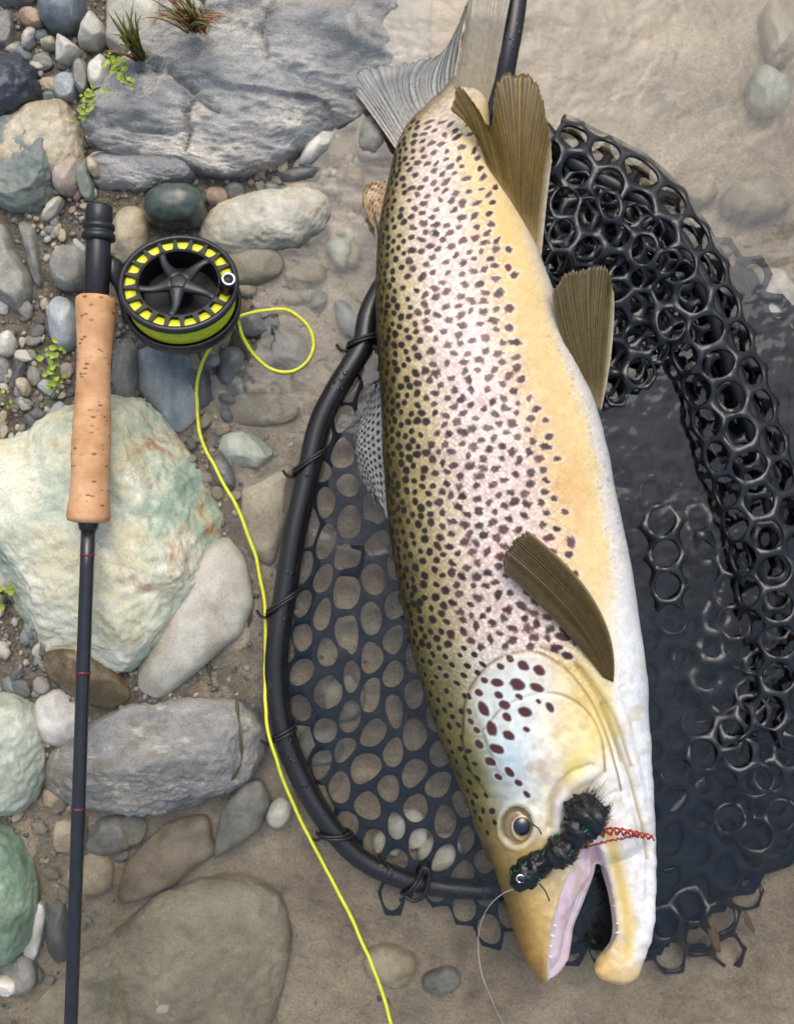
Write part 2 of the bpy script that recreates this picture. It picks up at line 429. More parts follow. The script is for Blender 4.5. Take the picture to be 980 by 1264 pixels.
# ------------------------------------------------------------------ ground and water (the setting)
SH_Y = [-900, 0, 250, 480, 700, 860, 930, 1010, 1264, 2200]
SH_X = [520, 430, 330, 262, 290, 300, 120, 40, -40, -120]
def shore(py): return np.interp(py, SH_Y, SH_X)
def ground_z(px, py):
    px = np.atleast_1d(np.asarray(px, float)); py = np.atleast_1d(np.asarray(py, float))
    d = (shore(py) - px) * S
    z = np.where(d > 0, np.minimum(0.10 * d, 0.004 + 0.02 * d), np.maximum(0.30 * d, -0.030 + 0.012 * (d + 0.19)))
    z = z + 0.0032 * n2(px / 95, py / 70, 3, 3) + 0.0012 * n2(px / 22, py / 16, 5, 2)
    return z
def axis(lo, hi, a, b, step):
    mid = np.arange(a, b + 1e-6, step)
    left = a - np.geomspace(step, a - lo, 36)[::-1]; right = b + np.geomspace(step, hi - b, 36)
    return np.concatenate([left, mid, right])
gx = axis(-9000, 10000, -120, 1100, 4.0); gy = axis(-9000, 10000, -120, 1390, 4.0)
GX, GY = np.meshgrid(gx, gy)
gz = ground_z(GX.ravel(), GY.ravel())
gv = np.stack([(GX.ravel() - 490) * S, (632 - GY.ravel()) * S, gz], 1)
nx, ny = len(gx), len(gy)
ii, jj = np.meshgrid(np.arange(nx - 1), np.arange(ny - 1)); a0 = (jj * nx + ii).ravel()
gf = np.stack([a0, a0 + nx, a0 + nx + 1, a0 + 1], 1)
bed_o = mesh_obj('riverbed', gv, gf, M['sand'])
ba = bed_o.data.attributes.new('bank', 'FLOAT', 'POINT')
ba.data.foreach_set('value', (.92 * sstep(-45, 60, shore(GY.ravel()) - GX.ravel() + 40 * n2(GX.ravel() / 50, GY.ravel() / 50, 8, 2))).astype(np.float32))
tag(bed_o, 'brown silty riverbed under shallow water', kind='structure')
wv = np.array([((x - 490) * S, (632 - y) * S, 0.0) for y in (-9000, 10000) for x in (-9000, 10000)])
tag(mesh_obj('water', wv, [[0, 2, 3, 1]], M['water']), 'clear shallow river water', kind='structure')

# ------------------------------------------------------------------ stones
def outline(shape):
    """-> centre (px), function r(theta) with theta in photo-space, y up"""
    if shape[0] == 'e':
        _, cx, cy, rx, ry, rot = shape
        th = np.linspace(-math.pi, math.pi, 73)
        a = th - math.radians(rot)
        r = (np.abs(np.cos(a) / rx) ** 2.3 + np.abs(np.sin(a) / ry) ** 2.3) ** (-1 / 2.3)
        return cx, cy, th, r
    p = np.array(shape, float)
    x, y = p[:, 0], p[:, 1]; x2, y2 = np.roll(x, -1), np.roll(y, -1)
    A = (x * y2 - x2 * y); cx = ((x + x2) * A).sum() / (3 * A.sum()); cy = ((y + y2) * A).sum() / (3 * A.sum())
    # densify, then radius by angle
    pts = []
    for k in range(len(p)):
        q, s = p[k], p[(k + 1) % len(p)]
        for t in np.linspace(0, 1, 14, endpoint=False): pts.append(q + (s - q) * t)
    d = np.array(pts) - (cx, cy); a = np.arctan2(-d[:, 1], d[:, 0]); r = np.hypot(d[:, 0], d[:, 1])
    th = np.linspace(-math.pi, math.pi, 145); o = np.argsort(a); a, r = a[o], r[o]
    rr = np.interp(th, np.concatenate([a - 2 * math.pi, a, a + 2 * math.pi]), np.tile(r, 3))
    k = np.ones(5) / 5
    rr = np.convolve(np.concatenate([rr[-3:-1], rr, rr[1:3]]), k, 'valid')
    return cx, cy, th, rr
_seed = [100]
def stone(name, shape, ztop, h, mat, label=None, cat='stone', group=None, sub=4, rough=0.06, facets=0, flat=0.75, parent=None, layer=0.0, cracks=None):
    _seed[0] += 7; sd = _seed[0]
    cx, cy, th, r = outline(shape)
    v, f = ico(sub)
    ztop = max(ztop, float(ground_z(cx, cy)[0]) + 0.8 * h)
    z0 = ztop - h
    ang = np.arctan2(v[:, 1], v[:, 0]); rho = np.hypot(v[:, 0], v[:, 1])
    R = np.interp(ang, th, r) * S * (H - max(z0, -0.02)) / H
    ext = r.mean() * S
    q = np.stack([R * rho ** 0.8 * np.cos(ang), R * rho ** 0.8 * np.sin(ang), h * np.sign(v[:, 2]) * np.abs(v[:, 2]) ** flat], 1)
    rs = np.random.default_rng(sd)
    if facets:
        for _ in range(facets):
            n = rs.normal(size=3); n[2] = abs(n[2]) * 0.8 + 0.75; n /= np.linalg.norm(n)
            sup = (q @ n).max() * rs.uniform(0.74, 0.93)
            e = q @ n - sup
            q = q - np.where(e > 0, e * 0.92, 0)[:, None] * n
    nrm = v / np.linalg.norm(v, axis=1)[:, None]
    fr = 1.6 / ext
    q = q + nrm * (rough * ext * fbm(q * fr + sd, sd, 5, 0.52))[:, None]
    if sub >= 5:
        q = q + nrm * (0.0011 * fbm(q * 160 + sd, sd + 3, 3, 0.6))[:, None]
    if layer:
        q[:, 2] += layer * fbm(np.stack([q[:, 0] * 14, q[:, 1] * 46 + q[:, 0] * 9, q[:, 2] * 8], 1), sd + 5, 5, 0.6)
        e = fbm(np.stack([q[:, 0] * 9, q[:, 1] * 22, q[:, 2] * 0], 1), sd + 9, 3)
        q[:, 2] -= layer * 1.2 * sstep(0.0, 0.06, e)
    if cracks:
        X = cx + q[:, 0] / S; Y = cy - q[:, 1] / S
        for k, pl in enumerate(cracks):
            d = seg_dist(X + 3 * n2(X / 12, Y / 12, 5, 2), Y + 3 * n2(X / 12, Y / 12, 6, 2), pl)
            q[:, 2] -= np.where(v[:, 2] > 0, .009 * np.exp(-(d / 2.6) ** 2) * (.5 + .5 * sstep(-.3, .3, n2(X / 25, Y / 25, 9 + k, 2))), 0)
        q[:, 2] -= .036 * sstep(360, 520, X + .35 * Y - 30)
        q[:, 2] += np.where(v[:, 2] > 0, .0016 * sstep(-.1, .1, n2(X / 60 + Y / 200, Y / 22, 12, 4)) + .0010 * n2(X / 9, Y / 5, 14, 4), 0)
    c = P(cx, cy, z0)
    o = mesh_obj(name, q + np.array(c), f, M[mat], parent, loc=np.array(c) if parent is None else None)
    if parent is None:
        tag(o, label, cat, group)
    return o

# bedrock outcrop at the top of the picture
bed = empty('bedrock_outcrop', P(330, 110, 0))
tag(bed, 'large cracked grey slate outcrop above the reel and beside the trout tail', 'rock')
CRACKS = [[(176, 84), (200, 102), (226, 112), (246, 128), (262, 146), (276, 150)], [(246, 128), (238, 150), (242, 172), (236, 196)], [(200, 102), (232, 100), (256, 84), (262, 56), (256, 20)], [(118, 176), (160, 172), (206, 176), (240, 172)], [(340, -40), (352, 20), (330, 60), (336, 90)]]
stone('slab', [(104, 160), (108, 126), (140, 104), (166, 92), (176, 60), (206, 48), (204, 10), (250, -60), (400, -90), (535, -60), (533, 60), (505, 118), (442, 148), (400, 167), (345, 206), (290, 226), (246, 222), (226, 206), (190, 204), (122, 202)], 0.030, 0.032, 'slate', parent=bed, sub=6, rough=0.02, flat=0.16, layer=0.0046, cracks=CRACKS)
stone('slab', [(112, 198), (160, 188), (246, 188), (244, 222), (178, 240), (122, 236)], 0.020, 0.022, 'slate', parent=bed, sub=5, rough=0.06, flat=0.35, layer=0.003)
stone('boulder', [(-45, 560), (0, 546), (40, 541), (75, 505), (110, 494), (145, 489), (178, 491), (215, 530), (260, 590), (280, 640), (286, 690), (266, 716), (235, 740), (205, 790), (166, 838), (130, 816), (75, 802), (40, 815), (26, 770), (0, 690), (-50, 640)], 0.050, 0.052, 'quartz', 'big pale green and ochre quartz boulder under the cork grip', 'boulder', sub=6, rough=0.055, facets=4, flat=0.62)
stone('boulder', [(57, 950), (75, 915), (110, 890), (170, 862), (240, 853), (300, 862), (325, 890), (328, 925), (300, 965), (240, 995), (170, 1003), (100, 995), (65, 975)], 0.026, 0.036, 'boulder_grey', 'large veined grey boulder just below the pale green boulder', 'boulder', sub=6, rough=0.05, facets=4, flat=0.7)
stone('boulder', [(10, 1240), (60, 1207), (140, 1150), (205, 1098), (250, 1080), (310, 1078), (350, 1096), (368, 1145), (354, 1200), (325, 1300), (10, 1330)], -0.0045, 0.024, 'silt', 'wide submerged silty boulder at the bottom beside the rod blank', 'boulder', sub=6, rough=0.04, flat=0.5)
stone('boulder', [(243, 285), (268, 256), (318, 240), (388, 234), (412, 248), (405, 280), (372, 305), (320, 314), (290, 322), (256, 312)], 0.009, 0.026, 'pale', 'smooth pale grey half submerged boulder right of the reel', 'boulder', sub=5, rough=0.035)
stone('boulder', [(0, 165), (22, 137), (86, 128), (106, 165), (108, 200), (96, 225), (40, 235), (-30, 225)], 0.022, 0.026, 'cream', 'cream boulder behind the sage grey boulder at the left edge', 'boulder', sub=5, rough=0.05)
stone('boulder', ['e', 30, 208, 47, 58, 8], 0.038, 0.036, 'sage', 'round sage grey boulder at the left edge below the navy stone', 'boulder', sub=5, rough=0.05, facets=2)
stone('boulder', ['e', 12, 112, 42, 44, 30], 0.040, 0.034, 'navy', 'dark navy rounded boulder at the upper left edge', 'boulder', sub=5, rough=0.06, facets=2)
stone('boulder', ['e', 10, 926, 52, 76, 0], 0.038, 0.040, 'palegreen', 'smooth pale green oval boulder left of the rod blank', 'boulder', sub=5, rough=0.03)
stone('boulder', ['e', -12, 1098, 60, 90, 6], 0.040, 0.042, 'green', 'deep green smooth boulder at the lower left corner', 'boulder', sub=5, rough=0.03)

ST = [
 (['e', 80, 14, 28, 30, 8], .034, .026, 'bluegrey', 'streaked blue grey stone at the very top left of the slate', .05),
 (['e', 22, -4, 30, 16, 0], .024, .02, 'sage', 'green grey stone cut off by the top left corner', .05),
 (['e', 41, 25, 15, 12, -20], .022, .012, 'terra', 'small rusty pink stone beside the streaked blue grey stone', .08),
 (['e', 7, 38, 13, 24, 0], .022, .014, 'grey', 'grey upright stone at the top left edge above the navy boulder', .06),
 ([(100, 60), (104, 36), (116, 17), (130, 34), (133, 48), (120, 61)], .030, .018, 'pale', 'pale pointed stone between blue grey stone and grass tuft', .04),
 ([(71, 78), (74, 44), (92, 55), (101, 63), (86, 80)], .026, .014, 'white', 'white angular triangular stone above the cream boulder', .04),
 (['e', 61, 54, 9, 8, 0], .020, .008, 'cream', 'tiny cream stone left of the white triangular stone', .08),
 (['e', 37, 47, 7, 15, -20], .020, .008, 'pale', 'thin pale sliver stone under the rusty pink stone', .08),
 (['e', 84, 110, 15, 17, -10], .020, .014, 'paleblue', 'pale blue wedge stone right of the navy boulder', .06),
 ([(133, 60), (136, 15), (150, -30), (205, -30), (212, 40), (190, 62), (160, 74)], .030, .026, 'pale', 'big pale rock behind the green grass tuft', .05),
 (['e', 102, 96, 9, 22, 5], .024, .012, 'grey', 'slim grey upright stone beside the small leafy sprig', .05),
 (['e', 123, 92, 12, 24, 0], .026, .014, 'white', 'white slab stone below the grass tuft base', .05),
 (['e', 86, 217, 17, 26, -8], .028, .016, 'mottle', 'red mottled stone right of the sage grey boulder', .05),
 (['e', 107, 222, 10, 28, 10], .024, .014, 'sage', 'narrow grey green wedge above the rod butt', .06),
 (['e', 66, 258, 7, 18, -38], .022, .008, 'pale', 'pale finger shaped stone below the sage grey boulder', .06),
 (['e', 116, 206, 6, 13, 15], .026, .008, 'cream', 'tiny cream stone tucked under the slate ledge', .06),
 ([(-12, 275), (14, 279), (21, 308), (42, 345), (40, 372), (26, 388), (-12, 378)], .026, .020, 'grey', 'long grey stone with curved edge at the left edge', .04),
 ([(22, 268), (46, 280), (52, 330), (56, 362), (44, 350), (34, 310)], .016, .010, 'grey', 'thin curved grey slab beside the long grey stone', .04),
 (['e', 87, 332, 23, 28, 0], .028, .018, 'grey', 'rounded grey stone left of the black reel seat', .03),
 (['e', 80, 400, 17, 34, 6], .024, .016, 'paleblue', 'pale blue oval stone left of the cork grip top', .04),
 (['e', 9, 425, 12, 17, 0], .022, .012, 'white', 'small white stone at the left edge level with the grip', .06),
 (['e', 30, 478, 8, 12, 20], .020, .008, 'cream', 'tiny cream stone left of the cork grip', .06),
 (['e', 24, 462, 9, 20, -15], .016, .010, 'darkgrey', 'small dark stone above the tiny cream stone', .06),
 (['e', 4, 458, 12, 20, 0], .016, .010, 'grey', 'grey stone at left edge below the small white stone', .06),
 (['e', 162, 292, 24, 36, -12], .020, .018, 'cream', 'cream stone between the reel seat and the reel', .04),
 ([(178, 262), (184, 240), (205, 229), (236, 229), (254, 240), (255, 262), (243, 281), (205, 284), (184, 276)], .036, .022, 'darkgreen', 'glossy wet dark green stone above the reel', .02),
 (['e', 268, 244, 14, 12, 0], .014, .010, 'terra', 'small brown stone right of the dark green stone', .06),
 (['e', 290, 238, 14, 11, 10], .010, .010, 'darkgrey', 'small dark stone between brown stone and pale boulder', .06),
 (['e', 312, 330, 40, 25, 8], -.001, .016, 'silt', 'rounded silty stone right of the reel under water', .03),
 (['e', 303, 358, 16, 10, -10], -.004, .008, 'silt', 'small silty stone next to the reel handle', .05),
 ([(367, 207), (377, 180), (400, 160), (413, 161), (407, 180), (386, 202)], .010, .012, 'white', 'whitish elongated stone below the slate outcrop', .03),
 ([(436, 170), (446, 148), (462, 140), (474, 158), (478, 185), (462, 202), (444, 200)], .004, .014, 'grey', 'rough grey stone just left of the trout tail wrist', .04),
 (['e', 362, 217, 36, 9, 8], .004, .008, 'darkgrey', 'flat dark slab above the pale half submerged boulder', .04),
 (['e', 437, 220, 13, 11, 0], -.002, .009, 'tan', 'small tan stone left of the adipose fin', .05),
 (['e', 410, 232, 14, 11, 0], -.001, .009, 'grey', 'small grey stone at the tip of the pale boulder', .05),
 (['e', 372, 232, 20, 6, 4], .001, .006, 'cream', 'pale sliver stone under the flat dark slab', .05),
 (['e', 336, 232, 10, 7, 0], .002, .006, 'grey', 'little grey stone left of the pale sliver stone', .05),
 ([(401, 303), (414, 294), (432, 296), (436, 312), (424, 334), (412, 326)], -.001, .010, 'palegreen', 'pale turquoise stone alone on the silt left of the trout', .03),
 (['e', 437, 314, 9, 16, -10], -.006, .008, 'tan', 'tan stone tucked behind the pale turquoise stone', .05),
 (['e', 375, 342, 30, 15, 15], -.012, .010, 'tan', 'silt covered tan lump below the pale boulder', .06),
 (['e', 366, 368, 20, 10, 5], -.010, .008, 'silt', 'low silty lump above the loop of line', .06),
 (['e', 393, 374, 10, 16, -25], -.010, .008, 'darkgrey', 'small grey stone right above the line loop', .05),
 ([(412, 372), (428, 370), (442, 392), (440, 424), (424, 410), (414, 390)], -.008, .008, 'bluegrey', 'flat blue grey chip beside the net hoop', .04),
 (['e', 318, 400, 28, 20, 18], -.008, .012, 'darkgrey', 'dark grey stone inside the upper part of the line loop', .04),
 (['e', 350, 434, 32, 24, 0], -.011, .012, 'grey', 'pale grey silted stone inside the line loop', .04),
 ([(140, 470), (142, 432), (160, 416), (172, 430), (174, 470), (166, 500), (148, 500)], .018, .016, 'grey', 'grainy grey stone between cork grip and reel', .03),
 ([(168, 428), (200, 420), (232, 438), (256, 474), (246, 520), (222, 540), (185, 500), (170, 480)], .010, .014, 'bluegrey', 'blue grey slab below the reel and above the boulder', .03),
 (['e', 246, 470, 15, 36, 12], .002, .012, 'darkgrey', 'dark wet stone under the fly line below the reel', .05),
 (['e', 286, 452, 18, 26, -10], -.001, .012, 'darkgrey', 'dark wet stone left of the line loop', .06),
 (['e', 292, 478, 13, 13, 0], -.002, .010, 'bluegrey', 'small round blue grey stone below the line loop', .05),
 (['e', 318, 506, 52, 22, 3], -.002, .014, 'silt', 'sausage shaped submerged stone left of the net hoop', .03),
 (['e', 276, 530, 11, 8, 20], -.004, .008, 'tan', 'tiny tan stone under the sausage shaped stone', .05),
 ([(268, 555), (276, 536), (300, 530), (322, 540), (338, 560), (320, 578), (285, 576)], -.004, .012, 'palegreen', 'whitish green stone between line and net hoop', .04),
 ([(288, 640), (300, 600), (330, 582), (362, 570), (364, 600), (352, 650), (338, 700), (312, 690)], -.010, .012, 'silt', 'brown submerged slab between fly line and net hoop', .04),
 (['e', 275, 585, 14, 26, 20], -.001, .012, 'darkgrey', 'dark stone at the right foot of the quartz boulder', .05),
 ([(152, 852), (168, 784), (226, 704), (278, 655), (304, 692), (314, 748), (298, 784), (250, 826), (200, 862)], .016, .024, 'pale', 'smooth pale grey stone tucked under the quartz boulder', .03),
 ([(54, 806), (78, 797), (110, 794), (150, 828), (164, 860), (142, 874), (100, 864), (62, 832)], .028, .018, 'brown', 'wet brown wedge stone under the rod blank', .03),
 (['e', 74, 884, 28, 36, 10], .014, .018, 'white', 'white grey stone between pale green and veined grey boulders', .04),
 ([(262, 1062), (274, 1000), (298, 964), (324, 962), (335, 990), (322, 1022), (292, 1044)], -.001, .014, 'grey', 'grey weed streaked stone below the veined grey boulder', .03),
 (['e', 345, 1003, 14, 19, -25], -.001, .010, 'white', 'small white stone beside the fly line', .03),
 (['e', 86, 1028, 24, 24, 0], -.002, .014, 'tan', 'brownish stone under water left of the rod blank bottom', .04),
 (['e', 142, 1028, 40, 24, 15], -.003, .014, 'grey', 'grey submerged stone just below the veined grey boulder', .04),
 (['e', 114, 1076, 28, 28, 0], -.002, .016, 'cream', 'rounded cream stone under water right of the rod blank', .03),
 ([(140, 1115), (158, 1062), (205, 1014), (258, 1004), (268, 1050), (222, 1086), (180, 1108)], -.007, .014, 'tan', 'tan angular submerged stone above the wide silty boulder', .04),
 (['e', 44, 1150, 11, 40, -12], .006, .010, 'white', 'pale thin slab right of the deep green boulder', .05),
 (['e', 26, 1200, 20, 26, 10], .008, .012, 'grey', 'grey stone below the deep green boulder', .05),
 (['e', 8, 1216, 16, 12, 0], .012, .010, 'white', 'white little stone in the bottom left corner', .06),
 (['e', 72, 1140, 15, 46, 4], -.002, .012, 'darkgrey', 'dark submerged stone behind the rod blank at lower left', .05),
 (['e', 70, 985, 16, 18, 0], .002, .012, 'tan', 'tan stone at the lower left foot of the veined boulder', .05),
 (['e', 935, 246, 46, 25, 8], -.006, .018, 'silt', 'submerged grey boulder at the right edge above the net', .04),
 (['e', 948, 112, 27, 30, 0], -.008, .014, 'palegreen', 'pale green submerged stone near the upper right edge', .05),
 (['e', 962, 40, 22, 40, 10], -.008, .014, 'silt', 'silty submerged stone in the upper right corner', .05),
 (['e', 850, 240, 36, 14, 6], -.016, .010, 'tan', 'low tan stone in silt above the net ridge', .06),
 (['e', 956, 372, 32, 40, 20], -.018, .012, 'white', 'whitish stone under the net edge at right', .05),
 (['e', 482, 1192, 32, 24, -20], -.020, .010, 'cream', 'faint cream stone in silt below the net hoop', .06),
 (['e', 545, 1210, 24, 16, 15], -.022, .008, 'grey', 'faint grey stone in silt below the net edge', .06),
 (['e', 502, 1024, 26, 24, 0], -.012, .010, 'white', 'bright rounded stone seen through the lower net mesh', .05),
 (['e', 478, 1040, 18, 20, 0], -.014, .010, 'pale', 'pale stone under the mesh beside the lower hoop', .05),
 (['e', 543, 1052, 28, 22, 12], -.012, .010, 'pale', 'pale stone under the mesh left of the trout eye', .05),
 (['e', 508, 1078, 30, 14, 0], -.014, .010, 'grey', 'grey stone under the mesh above the hoop tie', .05),
 (['e', 425, 860, 26, 30, 0], -.020, .010, 'silt', 'silty stone under the mesh beside the left hoop', .05),
 (['e', 395, 920, 30, 24, 0], -.020, .010, 'grey', 'grey stone under the mesh at the lower left hoop bend', .05),
]
for sh, zt, h, mt, lb, ro in ST:
    stone('stone', sh, zt, h, mt, lb, 'stone', 'river stones', sub=4, rough=ro, facets=0 if mt in ('darkgreen',) else 2)

# pebbles that can be told apart but not from one another; the finest gravel is one mass
big_list = [outline(s[0]) for s in ST]
PR = [  # region box, colours, label, count, size range
 ((0, 40, 135, 130), ('pale', 'grey', 'cream', 'bluegrey'), 'small pebble in the gravel between navy boulder and slate outcrop', 22, (5, 10)),
 ((55, 235, 150, 330), ('pale', 'cream', 'grey', 'terra', 'paleblue'), 'small pebble in the gravel beside the rod butt', 26, (4, 9)),
 ((0, 375, 95, 545), ('grey', 'darkgrey', 'pale', 'paleblue', 'cream'), 'small pebble in the gravel left of the cork grip', 40, (5, 11)),
 ((0, 700, 60, 860), ('grey', 'darkgrey', 'pale', 'bluegrey'), 'small pebble in the gap left of the quartz boulder foot', 20, (6, 13)),
 ((300, 190, 470, 300), ('grey', 'tan', 'pale', 'silt', 'cream'), 'small pebble in shallow water between slate and trout', 34, (4, 9)),
 ((225, 440, 300, 620), ('darkgrey', 'grey', 'silt'), 'small wet pebble along the waterline under the fly line', 26, (5, 10)),
 ((20, 990, 150, 1240), ('tan', 'grey', 'silt', 'cream'), 'small submerged pebble around the lower rod blank', 24, (6, 12)),
 ((130, 410, 240, 500), ('darkgrey', 'grey', 'bluegrey'), 'small pebble in the shade under the reel', 12, (6, 11)),
]
CN = dict(pale='pale grey', grey='grey', cream='cream', bluegrey='blue grey', terra='rusty pink', paleblue='pale blue', darkgrey='dark grey', tan='tan', silt='silty brown')
proto = []
for k in range(7):
    v, f = ico(3)
    sc3 = np.array([1, random.uniform(.62, .9), random.uniform(.5, .75)])
    q = v * sc3; q = q + v * (0.16 * fbm(v * 1.3 + k * 5, 40 + k, 3))[:, None]
    me = bpy.data.meshes.new('pebble'); me.from_pydata(q.tolist(), [], f); me.polygons.foreach_set('use_smooth', np.ones(len(f), bool))
    proto.append((me, {}))
def pebble_mesh(k, mt):
    me, d = proto[k]
    if mt not in d:
        c = me.copy(); c.materials.append(M[mt]); d[mt] = c
    return d[mt]
for (x0, y0, x1, y1), cols, lb, cnt, (r0, r1) in PR:
    for _ in range(int(cnt * 1.45)):
        px, py = random.uniform(x0, x1), random.uniform(y0, y1)
        r = random.uniform(r0, r1) * S
        mt_ = random.choice(cols); o = bpy.data.objects.new('pebble', pebble_mesh(random.randrange(7), mt_))
        z = float(ground_z(px, py)[0]) + r * 0.35
        o.location = P(px, py, z); o.scale = (r * random.uniform(.9, 1.3),) * 2 + (r,)
        o.rotation_euler = (random.uniform(-.3, .3), random.uniform(-.3, .3), random.uniform(0, 6.28))
        col.objects.link(o); tag(o, lb.replace('small', 'small ' + CN[mt_], 1), 'pebble', lb.replace('small ', '').replace('pebble', 'pebbles'))
def gravel(name, mat, n, seed, label, dens):
    r_ = np.random.default_rng(seed); mb = MB(); v, f = ico(1)
    px, py = r_.uniform(-60, 560, n * 12), r_.uniform(-60, 1330, n * 12)
    ok = r_.random(n * 12) < dens(px, py); px, py = px[ok][:n], py[ok][:n]; z = ground_z(px, py)
    shapes = [v * np.array([1, r_.uniform(.6, .95), r_.uniform(.5, .8)]) + v * (0.2 * noise3(v * 1.4 + k, seed))[:, None] for k in range(40)]
    for k in range(len(px)):
        r = r_.uniform(1.6, 4.6) * S; a = r_.uniform(0, 6.28); c, s_ = math.cos(a), math.sin(a)
        q = shapes[k % 40] @ np.array([[c, s_, 0], [-s_, c, 0], [0, 0, 1]])
        mb.add(q * r + np.array(P(px[k], py[k], z[k] + r * .3)), f)
    tag(mb.build(name, M[mat]), label, 'gravel', kind='stuff')
den = lambda px, py: np.clip((shore(py) - px + 120) / 180, 0.02, 1)
gravel('gravel', 'grey', 1500, 1, 'fine grey gravel between the bank stones', den)
gravel('gravel', 'cream', 600, 2, 'fine cream gravel grains among the bank stones', den)
gravel('gravel', 'darkgrey', 1300, 3, 'fine dark gravel between the bank stones', den)

# ------------------------------------------------------------------ plants
M['blade'] = plain('grass_green', g(128, 134, 62), 0.45, nscale=200, namt=0.35)
M['bladered'] = plain('reddish_grass', g(146, 100, 70), 0.5, nscale=200, namt=0.4)
M['leaf'] = plain('bright_leaf', g(136, 158, 40), 0.4, nscale=300, namt=0.3)
M['stem'] = plain('brown_stem', g(96, 72, 44), 0.6)
def blade(mb, base, tip, lift, w, rs):
    b = np.array(base); t = np.array(tip); n = 7
    mid = (b + t) / 2 + np.array([rs.uniform(-.004, .004), rs.uniform(-.004, .004), lift])
    u = np.linspace(0, 1, n)[:, None]
    p = (1 - u) ** 2 * b + 2 * u * (1 - u) * mid + u ** 2 * t
    d = t - b; side = np.array([-d[1], d[0], 0]); side /= np.linalg.norm(side) + 1e-9
    ww = (w * (1 - u ** 1.5) + 0.0001)
    V = np.concatenate([p - side * ww, p + side * ww, p + np.array([0, 0, 1]) * ww * 0.6])
    F = []
    for i in range(n - 1):
        F += [[i, i + 1, 2 * n + i + 1, 2 * n + i], [2 * n + i, 2 * n + i + 1, n + i + 1, n + i], [n + i, n + i + 1, i + 1, i]]
    mb.add(V, F)
def tuft(root, z, tips, mats, label, seed, jit, per, dry):
    rs = np.random.default_rng(seed)
    t = empty('grass_tuft', P(*root, z)); tag(t, label, 'grass', 'grass tufts on the slate')
    for nm, mt, sel in mats:
        mb = MB()
        for k in range(per if nm == 'blades' else int(per * dry)):
            tx, ty = tips[rs.integers(len(tips))]
            r0 = (root[0] + rs.uniform(-jit, jit), root[1] + rs.uniform(-jit * .5, jit * .5))
            f = rs.uniform(.55, 1.05)
            tp = (r0[0] + (tx - root[0]) * f + rs.uniform(-7, 7), r0[1] + (ty - root[1]) * f + rs.uniform(-6, 6))
            blade(mb, P(*r0, z), P(*tp, z + rs.uniform(.015, .05)), .02, rs.uniform(.0008, .0015), rs)
        mb.build(nm, M[mt], t)
tuft((174, 72), .03, [(140, 10), (150, 5), (162, 8), (170, 0), (176, 12), (138, 42), (132, 60), (145, 20)], [('blades', 'blade', 0), ('dry_blades', 'bladered', 1)], 'green upright grass tuft on the slate above the reel', 5, 6, 26, .3)
tuft((243, 36), .034, [(200, 5), (195, -10), (215, -15), (235, -10), (262, 15), (285, 20), (275, 30), (210, 20), (228, -5), (190, 15)], [('blades', 'blade', 0), ('dry_blades', 'bladered', 1)], 'reddish brown grass tuft at the top of the slate', 6, 12, 20, 1.6)
def sprig(pts, z, label, seed, n=16, size=6):
    rs = np.random.default_rng(seed)
    c = np.mean(pts, axis=0); t = empty('leafy_sprig', P(c[0], c[1], z)); tag(t, label, 'plant', 'small leafy sprigs')
    pa = catmull([list(P(x, y, z + .004 * k)) for k, (x, y) in enumerate(pts)], 20)
    v, f = tube(pa, .0008, 6); mesh_obj('stem', v, f, M['stem'], t)
    for k in range(n):
        q = pa[rs.integers(len(pa))] + np.array([rs.normal(0, .0026), rs.normal(0, .0026), rs.uniform(0, .003)]); a = rs.uniform(0, 6.28); L = size * S * rs.uniform(.7, 1.3)
        d = np.array([math.cos(a), math.sin(a), rs.uniform(.1, .7)]); d /= np.linalg.norm(d)
        sd = np.array([-d[1], d[0], 0.0]); sd /= np.linalg.norm(sd)
        up = np.array([0, 0, .12 * L])
        L *= rs.uniform(.6, 1.1)
        V = [q, q + d * L * .4 + sd * L * .38 + up, q + d * L * .8 + sd * L * .3, q + d * L, q + d * L * .8 - sd * L * .3, q + d * L * .4 - sd * L * .38 + up, q + d * L * .5 - up]
        mesh_obj('leaf', V, [[0, 6, 1], [1, 6, 2], [2, 6, 3], [3, 6, 4], [4, 6, 5], [5, 6, 0]], M['leaf'], t)
sprig([(96, 142), (108, 128), (116, 112), (124, 108)], .03, 'small bright green sprig between slender stones and slate', 1, 34, 8)
sprig([(134, 70), (144, 84), (156, 98), (162, 102)], .034, 'small green sprig at the foot of the grass tuft', 2, 34, 8)
sprig([(64, 480), (70, 462), (66, 440), (74, 430)], .022, 'small green sprig left of the cork grip', 3, 36, 9)
sprig([(4, 752), (6, 738), (14, 728)], .016, 'small green sprig at the left edge under the quartz boulder', 4, 10, 9)
sprig([(8, 520), (12, 500), (6, 480)], .016, 'thin reddish green sprig at the left edge beside the gravel', 8, 8, 7)

